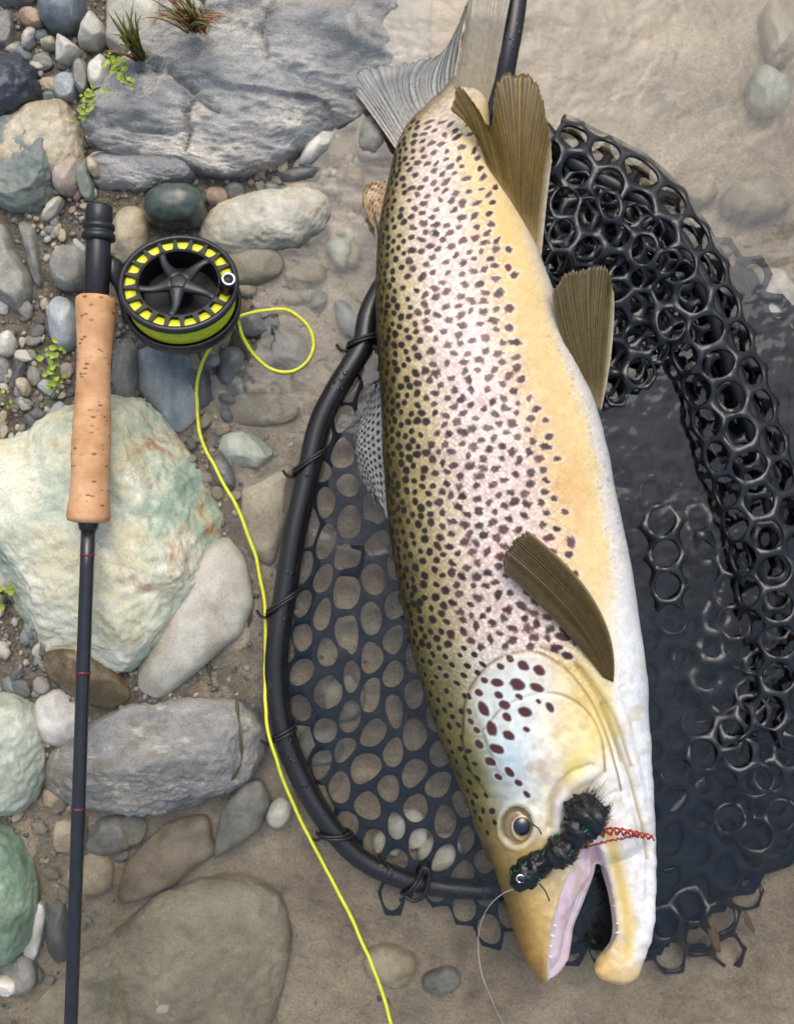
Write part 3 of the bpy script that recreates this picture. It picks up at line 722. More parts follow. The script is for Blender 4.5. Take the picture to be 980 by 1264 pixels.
# ------------------------------------------------------------------ fly rod with its reel
ROD_Z = 0.071
def rodp(py):   # axis of the rod
    t = (py - 250) / (1264 - 250)
    return np.array(P(123.5 + (88 - 123.5) * t, py, ROD_Z - 0.012 * max(0, t - .3)))
rod = empty('fly_rod', Vector(rodp(500)) - Vector((0, 0, .02)))
tag(rod, 'black fly rod with cork grip lying on the pale green boulder', 'fishing rod')
kz = (H - ROD_Z) / H * S
def rod_part(name, prof, mat, seg=28, parent=rod):
    pts = np.array([rodp(y) for y, r in prof]); rr = np.array([r for y, r in prof]) * kz
    v, f = tube(pts, rr, seg)
    return mesh_obj(name, v, f, M[mat], parent)
def cork_material():
    m, nt, b = new_mat('cork')
    tc = N(nt, 'ShaderNodeTexCoord'); v = tc.outputs['Object']
    c = ramp(nt, noise_n(nt, v, 60, 5, .6), [(.3, g(178, 130, 90)), (.5, g(200, 154, 112)), (.7, g(216, 176, 134))])
    sy = N(nt, 'ShaderNodeSeparateXYZ'); nt.links.new(v, sy.inputs[0])
    rings = math_n(nt, 'FRACT', math_n(nt, 'MULTIPLY', sy.outputs[1], 78.0))
    c = mixc(nt, 1.0, c, ramp(nt, rings, [(0, (.90, .89, .87)), (.04, (1, 1, 1)), (.96, (1, 1, 1)), (1, (.93, .92, .9))]), 'MULTIPLY')
    mp = N(nt, 'ShaderNodeMapping'); mp.inputs['Scale'].default_value = (1, 2.2, 1); nt.links.new(v, mp.inputs[0])
    vo = N(nt, 'ShaderNodeTexVoronoi'); vo.inputs['Scale'].default_value = 125; nt.links.new(mp.outputs[0], vo.inputs['Vector'])
    pit = math_n(nt, 'MULTIPLY', ramp(nt, vo.outputs['Distance'], [(0.14, (1, 1, 1)), (.30, (0, 0, 0))]), ramp(nt, noise_n(nt, v, 45, 3), [(.42, (0, 0, 0)), (.54, (1, 1, 1))]))
    c = mixc(nt, math_n(nt, 'MULTIPLY', pit, .85), c, g(104, 66, 44))
    nt.links.new(c, b.inputs['Base Color']); b.inputs['Roughness'].default_value = .7; b.inputs['Specular IOR Level'].default_value = .25
    bump(nt, b, math_n(nt, 'SUBTRACT', noise_n(nt, v, 500, 4), pit), .3, .0008)
    return m
M['cork'] = cork_material()
grip = [(365, 15), (366, 21), (369, 24.5), (376, 25), (395, 23.5), (420, 21.6), (450, 20.6), (480, 20.8), (520, 23), (560, 23.8), (590, 23), (612, 23.4), (628, 26), (638, 27), (643, 25.5), (645, 18), (645.5, 9)]
rod_part('cork_grip', grip, 'cork', 40)
rod_part('reel_seat', [(278, 14.5), (280, 15.5), (364, 15.5), (366, 14)], 'anod', 8)
rod_part('butt_cap', [(252, 9), (253, 14), (256, 16), (272, 16.5), (276, 15), (280, 15)], 'anod', 28)
lk = rod_part('locking_ring', [(276, 14), (277, 19), (283, 19.5), (284, 17.5), (288, 17.5), (289, 20), (296, 20.5), (298, 15)], 'anod', 28)
blank = rod_part('rod_blank', [(645, 9.2), (700, 8.8), (900, 8.6), (1264, 8.4), (1700, 8.0)], 'blank', 24)
rod_part('winding_check', [(643, 12), (645, 13), (652, 11.5), (655, 10)], 'anod', 24)
for y in (685, 830, 998):
    rod_part('thread_band', [(y - 1.7, 8.7), (y - 1.5, 9.2), (y + 1.5, 9.2), (y + 1.7, 8.7)], 'thread', 24)
c0 = rodp(672); c0 = c0 + np.array([0.0078, 0, 0.002]); a = np.linspace(0, 2 * math.pi, 16)
v, f = tube(np.stack([c0[0] + .0022 * np.cos(a), c0[1] + .0030 * np.sin(a), np.full(16, c0[2])], 1), .0004, 6, False)
mesh_obj('hook_keeper', v, f, plain('dull_steel', (.3, .3, .3), .35, 1.0), rod)

RC = P(221, 350, 0.074)      # centre of the spool face
reel_m = Matrix.Translation(RC) @ Matrix.Rotation(math.radians(-26), 4, 'X') @ Matrix.Rotation(math.radians(3), 4, 'Y')
RR = 74 * S * (H - .074) / H
def rl(prof, seg=64): return xf(lathe(prof, seg)[0], reel_m), lathe(prof, seg)[1]
v, f = rl([(0, -.031), (RR * .6, -.031), (RR * .93, -.029), (RR * .99, -.025), (RR * 1.0, -.018), (RR * .97, -.0165), (RR * .93, -.020), (0, -.021)])
reel = mesh_obj('reel', v, f, M['anod'], rod)      # the reel's frame; its pieces are sub-parts
tag(reel, 'black large arbor fly reel holding yellow line')
w_prof = [(RR * .70, -.019)]
for k in range(14):
    z = -.0185 + k * .00125
    w_prof += [(RR * .885, z), (RR * .905, z + .0006)]
w_prof += [(RR * .89, -.0012), (RR * .715, -.0012), (RR * .715, -.006)]
v, f = rl(w_prof, 72); mesh_obj('wound_line', v, f, M['line'], reel)
mb = MB()
mb.add(*rl([(RR * .905, -.0020), (RR * .985, -.0022), (RR * 1.0, -.0005), (RR * .995, .0018), (RR * .95, .0030), (RR * .905, .0022), (RR * .905, -.0020)], 80))
mb.build('spool_rim', M['anod'], reel)
mb = MB()
mb.add(*rl([(RR * .66, .0012), (RR * .70, .0014), (RR * .715, .0004), (RR * .70, -.0010), (RR * .64, -.016), (RR * .62, -.016), (RR * .66, .0012)], 80))
mb.build('spool_arbor', M['anod_dark'], reel)
nb = 20
for k in range(nb):
    a = 2 * math.pi * (k + .5) / nb; ca, sa = math.cos(a), math.sin(a)
    p0, p1 = RR * .69, RR * .925; w0, w1 = RR * .036, RR * .026
    V = []
    for zz in (-.0008, .0016):
        for (r, w) in ((p0, w0 * 1.7), (p0 + (p1 - p0) * .28, w0), (p1, w1)):
            for s in (-1, 1): V.append((r * ca - s * w * sa, r * sa + s * w * ca, zz))
    F = [[6, 7, 9, 8], [8, 9, 11, 10], [0, 2, 3, 1], [2, 4, 5, 3], [0, 6, 8, 2], [2, 8, 10, 4], [1, 3, 9, 7], [3, 5, 11, 9], [0, 1, 7, 6], [4, 10, 11, 5]]
    mesh_obj('spool_bar', xf(V, reel_m), F, M['anod'], reel, smooth=False)
v, f = rl([(0, -.0150), (RR * .64, -.0150)], 48); mesh_obj('drag_housing', v, f, M['anod_dark'], reel)
v, f = rl([(0, .0032), (RR * .10, .0030), (RR * .17, .0022), (RR * .20, -.001), (RR * .2, -.015)], 40); mesh_obj('hub', v, f, M['anod'], reel)
for k in range(5):
    a = math.radians(-97 + 72 * k)
    pts = []; rr = []
    for t in np.linspace(0, 1, 10):
        r = RR * (.10 + .58 * t); aa = a + .10 * math.sin(t * math.pi)
        pts.append((r * math.cos(aa), r * math.sin(aa), .0006 - .0010 * math.sin(t * math.pi)))
        rr.append(.0046 * (1 - t) ** 1.5 + .0017 + .0012 * t ** 4)
    v, f = tube(pts, rr, 10); v[:, 2] = v[:, 2] * .6
    mesh_obj('spoke', xf(v, reel_m), f, M['anod'], reel)
hm = reel_m @ Matrix.Translation((RR * .80, RR * -.07, .0)) @ Matrix.Rotation(math.radians(14), 4, 'X') @ Matrix.Rotation(math.radians(10), 4, 'Y')
v, f = lathe([(0, 0), (.0050, 0), (.0056, .002), (.0048, .007), (.0052, .013), (.0050, .0152), (0, .0152)], 24); mesh_obj('handle', xf(v, hm), f, M['anod_dark'], reel)
v, f = lathe([(.0030, .0150), (.0046, .0150), (.0048, .0160), (.0040, .0166), (.0030, .0160), (.0030, .0150)], 24); mesh_obj('handle_ring', xf(v, hm), f, M['silver'], reel)
# foot clamped on the seat
pf = [np.array(RC) + np.array([-RR * .9, -.004, -.020]), np.array(P(146, 345, .062)), np.array(P(134, 340, .066))]
v, f = tube(catmull(pf, 8), [.008, .007, .006, .0055, .005, .0048, .0045, .004], 10); v[:, 1] = (v[:, 1] - v[:, 1].mean()) * 2.2 + v[:, 1].mean()
mesh_obj('reel_foot', v, f, M['anod'], reel)

# ------------------------------------------------------------------ loose fly line
LP = [(262, 424, .044), (275, 410, .026), (292, 393, .018), (300, 415, .012), (315, 440, .006), (338, 457, .003), (362, 458, .002), (380, 446, .002), (388, 425, .002), (382, 404, .003), (368, 390, .005), (350, 382, .008), (330, 383, .012), (312, 386, .016), (293, 393, .022), (279, 408, .030), (262, 426, .030), (250, 448, .020), (243, 478, .012), (244, 515, .010), (252, 548, .012), (268, 582, .014), (288, 618, .014), (305, 655, .012), (318, 695, .008), (326, 740, .006), (328, 800, .010), (327, 850, .018), (330, 895, .024), (343, 945, .022), (363, 995, .012), (385, 1040, .006), (410, 1088, .002), (432, 1130, .002), (450, 1170, .002), (468, 1215, .002), (484, 1268, .002), (505, 1340, .002), (520, 1420, .002)]
lp = catmull([list(P(*q)) for q in LP], 320)
lp[:, 0] += 0.0007 * n2(np.arange(320) / 7.0, np.zeros(320), 12, 2); lp[:, 1] += .0005 * n2(np.arange(320) / 6.0, np.zeros(320) + 3, 13, 2)
v, f = tube(lp, .00125, 8)
tag(mesh_obj('fly_line', v, f, M['line'], loc=np.array(P(292, 393, .012))), 'thin yellow fly line looping from the reel past the net', 'fishing line')

# ------------------------------------------------------------------ trout: outline and thickness
BL = np.array([(95, 562), (110, 547), (125, 529), (140, 514), (160, 497), (180, 488), (200, 484), (230, 477), (260, 470), (300, 465), (350, 463), (400, 464), (450, 467), (500, 470), (550, 472), (600, 475), (650, 479), (700, 487), (750, 496), (800, 507), (850, 521), (900, 538), (950, 558), (1000, 578), (1048, 597), (1077, 608), (1089, 614), (1123, 627), (1150, 634), (1166, 639), (1194, 652), (1208, 668), (1216, 680)], float)
BR = np.array([(95, 602), (110, 604), (140, 604), (170, 604), (200, 608), (230, 624), (260, 640), (300, 660), (320, 669), (350, 680), (400, 694), (450, 712), (500, 734), (550, 748), (600, 758), (650, 768), (700, 777), (750, 786), (800, 793), (850, 798), (900, 801), (950, 803), (1000, 806), (1050, 808), (1123, 808), (1163, 800), (1190, 793), (1203, 786), (1214, 768)], float)
TH = np.array([(95, .003), (112, .008), (135, .013), (180, .018), (250, .025), (350, .034), (450, .041), (550, .044), (700, .045), (800, .044), (900, .042), (1000, .038), (1060, .034), (1120, .028), (1170, .020), (1216, .008)], float)
fL = lambda y: np.interp(y, BL[:, 0], BL[:, 1]); fR = lambda y: np.interp(y, BR[:, 0], BR[:, 1]); fT = lambda y: np.interp(y, TH[:, 0], TH[:, 1])
fC = lambda y: np.maximum(fT(y) - .006 + .006 * sstep(260, 95, y), .010)   # height of the mid plane
def smooth1(a, k):
    p = np.concatenate([np.full(k, a[0]), a, np.full(k, a[-1])]); return np.convolve(p, np.ones(2 * k + 1) / (2 * k + 1), 'valid')
def loft(ys, L, R, T, C, n=56, e=0.92):
    V = []; th = np.linspace(0, 2 * math.pi, n, endpoint=False)
    cx, sx = np.sign(np.cos(th)) * np.abs(np.cos(th)) ** e, np.sign(np.sin(th)) * np.abs(np.sin(th)) ** e
    for y, l, r, t, c in zip(ys, L, R, T, C):
        k = S * (H - c) / H
        x = ((l + r) / 2 - 490 - cx * (r - l) / 2) * k
        V += [(a, (632 - y) * k, c + t * b) for a, b in zip(x, sx)]
    F = [[i * n + k, i * n + (k + 1) % n, (i + 1) * n + (k + 1) % n, (i + 1) * n + k] for i in range(len(ys) - 1) for k in range(n)]
    F.append(list(range(n))[::-1]); F.append([(len(ys) - 1) * n + k for k in range(n)])
    return np.array(V), F
mb = MB()
ys = np.arange(95, 1063, 6.0)
L, R, T, C = fL(ys), fR(ys), fT(ys), fC(ys)
L, R = smooth1(L, 3), smooth1(R, 3)
e = sstep(1012, 1062, ys)                     # round off in front of the mouth corner
T = T * np.sqrt(np.clip(1 - .75 * e ** 2, .05, 1))
mb.add(*loft(ys, L, R, T, C))
# upper jaw
uj = np.array([(930, 575, 725, .024), (960, 574, 735, .031), (1000, 582, 742, .0345), (1040, 596, 741, .034), (1080, 612, 734, .030), (1100, 618, 727, .028), (1123, 627, 718, .025), (1146, 633, 708, .022), (1166, 639, 706, .019), (1186, 648, 702, .015), (1198, 656, 694, .011), (1206, 664, 686, .007), (1209, 670, 679, .003)])
yy = np.concatenate([np.arange(930, 1180, 6.0), np.arange(1180, 1209.5, 1.5)])
f_ = lambda k, a: smooth1(np.interp(yy, a[:, 0], a[:, k]), 1)
mb.add(*loft(yy, f_(1, uj), f_(2, uj), f_(3, uj), np.interp(yy, [930, 1100, 1209], [.038, .036, .026]), e=.9))
lj = np.array([(930, 735, 790, .016), (1000, 736, 804, .021), (1040, 737, 808, .022), (1075, 742, 808, .020), (1100, 750, 808, .018), (1128, 755, 807, .016), (1151, 757, 803, .015), (1166, 753, 799, .014), (1178, 744, 796, .014), (1186, 736, 793, .014), (1196, 733, 790, .013), (1204, 737, 785, .011), (1210, 745, 778, .007), (1214, 756, 770, .003)])
yy = np.concatenate([np.arange(930, 1160, 6.0), np.arange(1160, 1214.5, 1.5)])
mb.add(*loft(yy, f_(1, lj), f_(2, lj), f_(3, lj), np.interp(yy, [930, 1100, 1214], [.030, .028, .026]), e=.9))
fv = np.concatenate(mb.v)
tmp = mesh_obj('trout_tmp', fv, mb.f)
rm = tmp.modifiers.new('r', 'REMESH'); rm.mode = 'VOXEL'; rm.voxel_size = 0.00074
sm = tmp.modifiers.new('s', 'SMOOTH'); sm.iterations = 6; sm.factor = 0.5
dg = bpy.context.evaluated_depsgraph_get()
body_me = bpy.data.meshes.new_from_object(tmp.evaluated_get(dg), depsgraph=dg)
bpy.data.objects.remove(tmp)
nv = len(body_me.vertices)
co = np.empty(nv * 3); body_me.vertices.foreach_get('co', co); co = co.reshape(-1, 3)
no = np.empty(nv * 3); body_me.vertices.foreach_get('normal', no); no = no.reshape(-1, 3)
k_ = S * (H - co[:, 2]) / H
# coordinates on the fish: along the body (py), across (px), angle round the section (th: 0 back, pi belly)
px = 490 + co[:, 0] / k_; py = 632 - co[:, 1] / k_
xc = (fL(py) + fR(py)) / 2; hw = (fR(py) - fL(py)) / 2 + .5
u = np.clip((px - fL(py)) / (fR(py) - fL(py)), 0, 1)
thr = np.arctan2(np.abs(co[:, 2] - fC(py)) / fT(py), -(px - xc) / hw)
thr = np.abs(thr)
tt = np.linspace(0, math.pi, 400); E = np.concatenate([[0], np.cumsum(np.sqrt(np.sin(tt[1:]) ** 2 + (.56 * np.cos(tt[1:])) ** 2) * (tt[1] - tt[0]))])
arc = hw * np.interp(thr, tt, E)

def cm2(poly, n=60): return catmull(poly, n)
OPERC = np.concatenate([cm2([(570, 912), (576, 858), (606, 818), (652, 803), (692, 820), (726, 860), (748, 908), (766, 975)]), [(700, 1010), (615, 1000), (580, 955)]])
PREOP = np.concatenate([cm2([(596, 900), (628, 866), (678, 853), (716, 870), (738, 906), (744, 950)]), [(700, 985), (620, 970)]])
MOUTH_IN = [(722, 1038), (712, 1058), (696, 1088), (686, 1118), (678, 1150), (674, 1180), (674, 1215), (712, 1215), (740, 1100), (742, 1050)]
LJ_IN = [(730, 1040), (738, 1036), (750, 1075), (758, 1110), (763, 1150), (752, 1172), (735, 1172), (735, 1080)]
top = sstep(-.1, .25, no[:, 2])
disp = np.zeros(nv)
head = py > 760
xh, yh = px[head], py[head]
def plateau(poly, h, edge):
    d = seg_dist(xh, yh, poly, True); d = np.where(inside(xh, yh, poly), d, -d)
    return h * sstep(-edge * .15, edge, d)
dh = plateau(OPERC, .0038, 6) * (1 - sstep(930, 1000, yh)) + plateau(PREOP, .0022, 5) * (1 - sstep(920, 975, yh))
for poly, dep, wd in (([(668, 800), (708, 818), (746, 872), (768, 940), (786, 1010), (794, 1080)], .0016, 4), ([(716, 826), (756, 880), (780, 945), (796, 1010)], .0014, 4), ([(768, 850), (790, 930), (801, 1000)], .0012, 4), ([(745, 872), (774, 945), (793, 1010), (800, 1060), (801, 1110)], .0026, 4)):
    dh -= dep * np.exp(-(seg_dist(xh, yh, cm2(poly)) / wd) ** 2)
# maxilla, lips, inside of the mouth, eye socket
mx_ = cm2([(704, 1052), (690, 1020), (692, 990), (708, 966), (730, 954)])
dh += .0026 * np.exp(-(seg_dist(xh, yh, mx_) / 9) ** 2)
dh -= .0016 * np.exp(-(seg_dist(xh, yh, cm2([(678, 1020), (680, 985), (700, 955), (726, 942)])) / 4) ** 2)
for poly, dep in ((MOUTH_IN, .0075), (LJ_IN, .005)):
    d = seg_dist(xh, yh, poly, True); ins = inside(xh, yh, poly)
    dh -= dep * sstep(0, 9, np.where(ins, d, 0)); dh += .0014 * np.exp(-((np.where(ins, -d, d) - 3) / 4) ** 2)
re = np.hypot((xh - 638) / 23, (yh - 1019) / 28)
dh += .0011 * np.exp(-((re - 1.02) / .16) ** 2) - .003 * (1 - sstep(.6, 1.0, re))
dh += .0010 * n2(xh / 14, yh / 14, 31, 2) * sstep(820, 1000, yh) * .6
disp[head] = dh
disp += .0007 * n2(px / 40, py / 40, 33, 2)
co = co + no * (disp * top)[:, None]
body_me.vertices.foreach_set('co', co.ravel())

# ---- pigment, with painted shade in the gill creases
ROWS = [
 (95,  [(0, 132, 126, 106), (.4, 190, 181, 156), (1, 188, 175, 142)]),
 (150, [(0, 120, 110, 78), (.15, 180, 166, 132), (.45, 218, 202, 182), (.75, 222, 202, 152), (1, 204, 180, 124)]),
 (250, [(0, 84, 74, 40), (.05, 108, 96, 58), (.11, 176, 162, 120), (.20, 208, 194, 162), (.35, 230, 212, 200), (.56, 231, 208, 192), (.70, 229, 200, 142), (.84, 228, 194, 122), (.93, 222, 196, 138), (1, 208, 196, 166)]),
 (400, [(0, 74, 64, 32), (.06, 100, 88, 48), (.11, 168, 154, 106), (.20, 206, 192, 152), (.34, 232, 214, 206), (.54, 234, 211, 202), (.66, 228, 200, 158), (.80, 226, 194, 136), (.92, 228, 202, 146), (.975, 214, 208, 194), (1, 202, 204, 202)]),
 (550, [(0, 70, 60, 28), (.06, 96, 84, 44), (.11, 160, 146, 96), (.24, 204, 190, 148), (.40, 232, 214, 208), (.60, 234, 209, 198), (.69, 228, 196, 148), (.80, 226, 192, 134), (.91, 232, 204, 144), (.955, 224, 218, 206), (1, 206, 207, 206)]),
 (700, [(0, 70, 60, 30), (.06, 96, 84, 46), (.11, 150, 136, 88), (.26, 202, 188, 150), (.46, 232, 215, 208), (.66, 234, 210, 196), (.75, 230, 202, 150), (.89, 234, 210, 150), (.945, 232, 228, 218), (1, 210, 211, 211)]),
 (790, [(0, 74, 66, 34), (.08, 108, 98, 58), (.15, 152, 140, 98), (.32, 212, 200, 184), (.62, 230, 212, 192), (.76, 234, 214, 158), (.86, 238, 228, 198), (.92, 236, 238, 236), (1, 212, 218, 224)]),
 (870, [(0, 84, 78, 42), (.12, 116, 110, 68), (.20, 160, 158, 122), (.27, 204, 212, 200), (.42, 222, 230, 228), (.56, 238, 224, 188), (.70, 238, 212, 136), (.80, 234, 224, 178), (.88, 238, 239, 236), (1, 218, 224, 230)]),
 (940, [(0, 88, 80, 42), (.14, 112, 104, 62), (.22, 160, 166, 150), (.30, 206, 222, 230), (.40, 226, 230, 226), (.50, 240, 230, 210), (.62, 242, 224, 172), (.74, 242, 236, 218), (.86, 242, 242, 240), (1, 226, 230, 234)]),
 (1000, [(0, 92, 82, 44), (.12, 120, 110, 70), (.22, 160, 164, 152), (.34, 214, 218, 212), (.46, 242, 232, 198), (.60, 240, 236, 230), (.80, 242, 240, 236), (1, 232, 234, 236)]),
 (1050, [(0, 98, 84, 42), (.10, 140, 118, 66), (.26, 196, 172, 112), (.45, 224, 204, 158), (.60, 238, 230, 212), (.80, 242, 238, 230), (1, 234, 235, 235)]),
 (1120, [(0, 104, 82, 40), (.08, 150, 118, 60), (.18, 206, 172, 102), (.30, 226, 198, 140), (.7, 240, 230, 208), (.9, 242, 240, 236), (1, 234, 235, 236)]),
 (1180, [(0, 128, 96, 46), (.10, 170, 128, 62), (.24, 218, 182, 112), (.5, 230, 202, 150), (.72, 234, 208, 146), (.9, 242, 236, 222), (1, 234, 234, 234)]),
 (1216, [(0, 186, 146, 80), (.3, 214, 176, 108), (.62, 220, 184, 116), (1, 224, 190, 128)]),
]
us = np.linspace(0, 1, 101)
tab = np.array([[np.interp(us, [s[0] for s in st], [s[c] for s in st]) for c in (1, 2, 3)] for _, st in ROWS]).transpose(0, 2, 1)
ry = np.array([r[0] for r in ROWS], float)
pyw = py + 10 * n2(px / 30, py / 30, 60, 2); uw = np.clip(u + .018 * n2(px / 22, py / 26, 61, 3) + .010 * n2(px / 6, py / 6, 64, 2), 0, 1)
ri = np.clip(np.searchsorted(ry, pyw) - 1, 0, len(ry) - 2); rt = np.clip((pyw - ry[ri]) / (ry[ri + 1] - ry[ri]), 0, 1)[:, None]
ui = np.clip(uw * 100, 0, 99.99); u0 = ui.astype(int); ut = (ui - u0)[:, None]
samp = lambda r: tab[r, u0] * (1 - ut) + tab[r, u0 + 1] * ut
C8 = samp(ri) * (1 - rt) + samp(ri + 1) * rt
hd = sstep(790, 860, py)
C8 = C8 * (1 + (.035 + .03 * hd) * n2(px / 9, py / 9, 62, 3) + .03 * n2(px / 2.2, py / 2.2, 63, 2))[:, None]
def blend(c, w):
    global C8
    C8 = C8 * (1 - w[:, None]) + np.asarray(c, float) * w[:, None]
# orange flush on the lower flank, grey freckles along the belly edge
blend((214, 160, 100), .35 * sstep(.1, .7, n2(px / 34, py / 60, 66, 3)) * sstep(.68, .76, u) * (1 - sstep(.86, .92, u)) * (py < 720) * (py > 200))
blend((150, 155, 165), .55 * sstep(.35, .8, n2(px / 3.0, py / 3.0, 67, 2)) * sstep(.86, .92, u) * sstep(330, 420, py) * (1 - sstep(640, 780, py)))
# mouth lining, lower jaw stripe, maxilla
d = seg_dist(px, py, MOUTH_IN, True); wi = np.where(inside(px, py, MOUTH_IN), sstep(0, 3, d), 0) * (py > 1035)
blend((226, 206, 214), wi); blend((206, 168, 186), wi * .5 * sstep(.0, .8, n2(px / 8, py / 20, 70, 3)))
blend((240, 234, 234), wi * np.exp(-(d / 5) ** 2) * .8)
d2 = seg_dist(px, py, LJ_IN, True); wj = np.where(inside(px, py, LJ_IN), sstep(0, 3, d2), 0)
blend((236, 214, 216), wj)
ds = seg_dist(px, py, cm2([(752, 1030), (760, 1062), (768, 1100), (776, 1145), (772, 1180)])); blend((238, 206, 120), np.exp(-(ds / 8) ** 2) * .9 * (px > 738))
blend((222, 188, 126), sstep(1172, 1204, py) * (px > 730) * (.62 + .2 * n2(px / 8, py / 8, 71, 2)))
dm = seg_dist(px, py, mx_); blend((226, 224, 232), np.exp(-(dm / 9) ** 2) * .85)
blend((150, 130, 92), np.exp(-(seg_dist(px, py, [(678, 1018), (681, 985), (698, 958)]) / 5) ** 2) * .5)
re = np.hypot((px - 638) / 23, (py - 1019) / 28)
blend((196, 198, 192), np.exp(-((re - .98) / .10) ** 2) * .5); blend((120, 104, 66), (re < .85) * 1.0)
for poly in (OPERC[:60], PREOP[:60]):
    blend((88, 76, 50), np.exp(-(seg_dist(px, py, poly) / 1.5) ** 2) * .7)  # occlusion shade at the gill plate edges, painted as a dark line
blend((244, 214, 110), .55 * np.exp(-(((px - 735) / 18) ** 2 + ((py - 900) / 40) ** 2)))
blend((240, 214, 110), .6 * np.exp(-(((px - 706) / 14) ** 2 + ((py - 945) / 26) ** 2)))
blend((204, 224, 236), .3 * np.exp(-(((px - 622) / 20) ** 2 + ((py - 935) / 45) ** 2)))
blend((222, 232, 232), .6 * np.exp(-(((px - 640) / 40) ** 2 + ((py - 850) / 34) ** 2)))
blend((176, 150, 96), hd * .30 * sstep(.1, .8, n2(px / 16, py / 22, 72, 4)) * (u > .3)); blend((206, 206, 196), hd * .2 * sstep(.15, .8, n2(px / 20, py / 15, 73, 3)) * (u > .25))
for poly in ([(668, 800), (708, 818), (746, 872), (768, 940)], [(716, 826), (756, 880), (780, 945)], [(745, 872), (774, 945), (793, 1010), (800, 1060)]):
    blend((150, 130, 78), np.exp(-(seg_dist(px, py, cm2(poly)) / 2.2) ** 2) * .6)
blend((206, 184, 108), .5 * np.exp(-((seg_dist(px, py, cm2([(690, 812), (730, 845), (758, 900)])) / 11) ** 2)))
blend((196, 150, 168), .5 * np.exp(-((seg_dist(px, py, cm2([(737, 1062), (722, 1100), (704, 1150)])) / 7) ** 2)) * (px < 742) * (py > 1040) * sstep(-.2, .5, n2(px / 6, py / 12, 75, 2)))
# spots: placed on the body surface (along the body, round the section)
srt = np.argsort(py); spy = py[srt]
spots = []
lim = lambda y: np.interp(y, [100, 200, 300, 400, 500, 520, 600, 700, 760, 800], [574, 586, 602, 620, 640, 664, 672, 696, 708, 718])
rs = np.random.default_rng(21)
_gx, _gy = np.meshgrid(np.arange(540, 800), np.arange(780, 1040)); OPG = inside(_gx.ravel().astype(float), _gy.ravel() + .01, OPERC).reshape(_gx.shape)
def in_op(x, y): return 540 <= x < 800 and 780 <= y < 1040 and bool(OPG[int(y) - 780, int(x) - 540])
cell = {}
def try_spot(y, th_, sp):
    h_ = (fR(y) - fL(y)) / 2; w = h_ * np.interp(th_, tt, E)
    ky, kw = int(y // 12), int(w // 12)
    for a in range(-2, 3):
        for b in range(-2, 3):
            for (y2, w2, s2) in cell.get((ky + a, kw + b), ()):
                if (y - y2) ** 2 * 1.15 + ((w - w2) * .88) ** 2 < max(sp, s2) ** 2: return None
    cell.setdefault((ky, kw), []).append((y, w, sp)); return w
for _ in range(34000):
    y = rs.uniform(150, 1035); th_ = rs.uniform(0.02, 2.4)
    h_ = (fR(y) - fL(y)) / 2; x = (fL(y) + fR(y)) / 2 - h_ * math.cos(th_)
    uu = (x - fL(y)) / (2 * h_)
    if y < 800 + 60 * uu * 0 and x < lim(y) + rs.normal(0, 7):
        # the gill cover arc bounds the trunk pattern
        if in_op(x, y): continue
        sp = float(np.interp(th_, [0, .7, 1.1, 1.5], [8.8, 9.6, 11.4, 12.6])) * float(np.interp(y, [150, 260, 420, 800], [.68, .80, .95, 1.0])) * rs.uniform(.92, 1.1)
        w = try_spot(y, th_, sp)
        if w is None: continue
        r = float(np.interp(th_, [0, .8, 1.2, 1.6], [4.2, 4.6, 4.9, 4.9])) * float(np.interp(y, [150, 260, 420, 800], [.66, .8, .95, 1.05])) * rs.uniform(.78, 1.18)
        el = rs.uniform(.92, 1.12) + .16 * max(0, min(1, (th_ - .75) / .4)) * rs.uniform(.3, 1.3)
        spots.append((y, w, r * el, r * .98 / el, rs.normal(.25, .6), 0, th_))
    elif 800 <= y < 1035 and uu < .30 and not (x > 560 and in_op(x, y) and uu > .16) and x < 612 - .0 * y + (y - 800) * .05:
        sp = rs.uniform(10.5, 13.5) * (1.0 if y > 860 else .95)
        if y > 960 and rs.random() < .5: continue
        w = try_spot(y, th_, sp)
        if w is None: continue
        spots.append((y, w, rs.uniform(3.1, 4.8), rs.uniform(2.8, 4.0), rs.uniform(0, 3), 1, th_))
for x, y, a_, b_ in [(646, 820, 6.5, 6), (665, 826, 6.5, 6.5), (615, 841, 7, 5), (639, 843, 8.5, 7.5), (662, 847, 8, 5.5), (617, 856, 5, 4.5), (641, 858, 4.5, 3.5), (594, 853, 5, 4.5), (624, 868, 7, 5), (600, 873, 6, 9), (664, 863, 3, 3), (677, 870, 4.5, 6), (648, 876, 8, 6), (627, 882, 5, 5.5), (610, 896, 6, 9), (650, 897, 4, 3.5), (630, 904, 6, 6), (617, 920, 8, 6), (610, 937, 6.5, 5.5), (632, 950, 5, 6.5), (642, 965, 4.5, 4.5), (652, 980, 4, 4.5), (619, 957, 4.5, 4.5), (597, 916, 5, 5.5), (593, 899, 4, 4), (584, 876, 3.2, 4), (586, 888, 3.5, 4), (619, 821, 4.5, 4), (630, 812, 4.5, 4), (699, 810, 6.5, 5), (694, 786, 10, 5), (688, 799, 6, 3.5), (600, 838, 4, 4), (583, 858, 3.5, 4)]:
    h_ = (fR(y) - fL(y)) / 2; th_ = math.acos(np.clip(-(x - (fL(y) + fR(y)) / 2) / h_, -1, 1))
    spots.append((y, h_ * np.interp(th_, tt, E), a_ * 1.0, b_ * 1.02, rs.uniform(-.3, .3), 2, th_))
wob = n2(py / 3.2, arc / 3.2, 41, 2); wob2 = n2(py / 4.5, arc / 4.5, 43, 2)
dark = np.zeros(nv); halo = np.zeros(nv); red = np.zeros(nv)
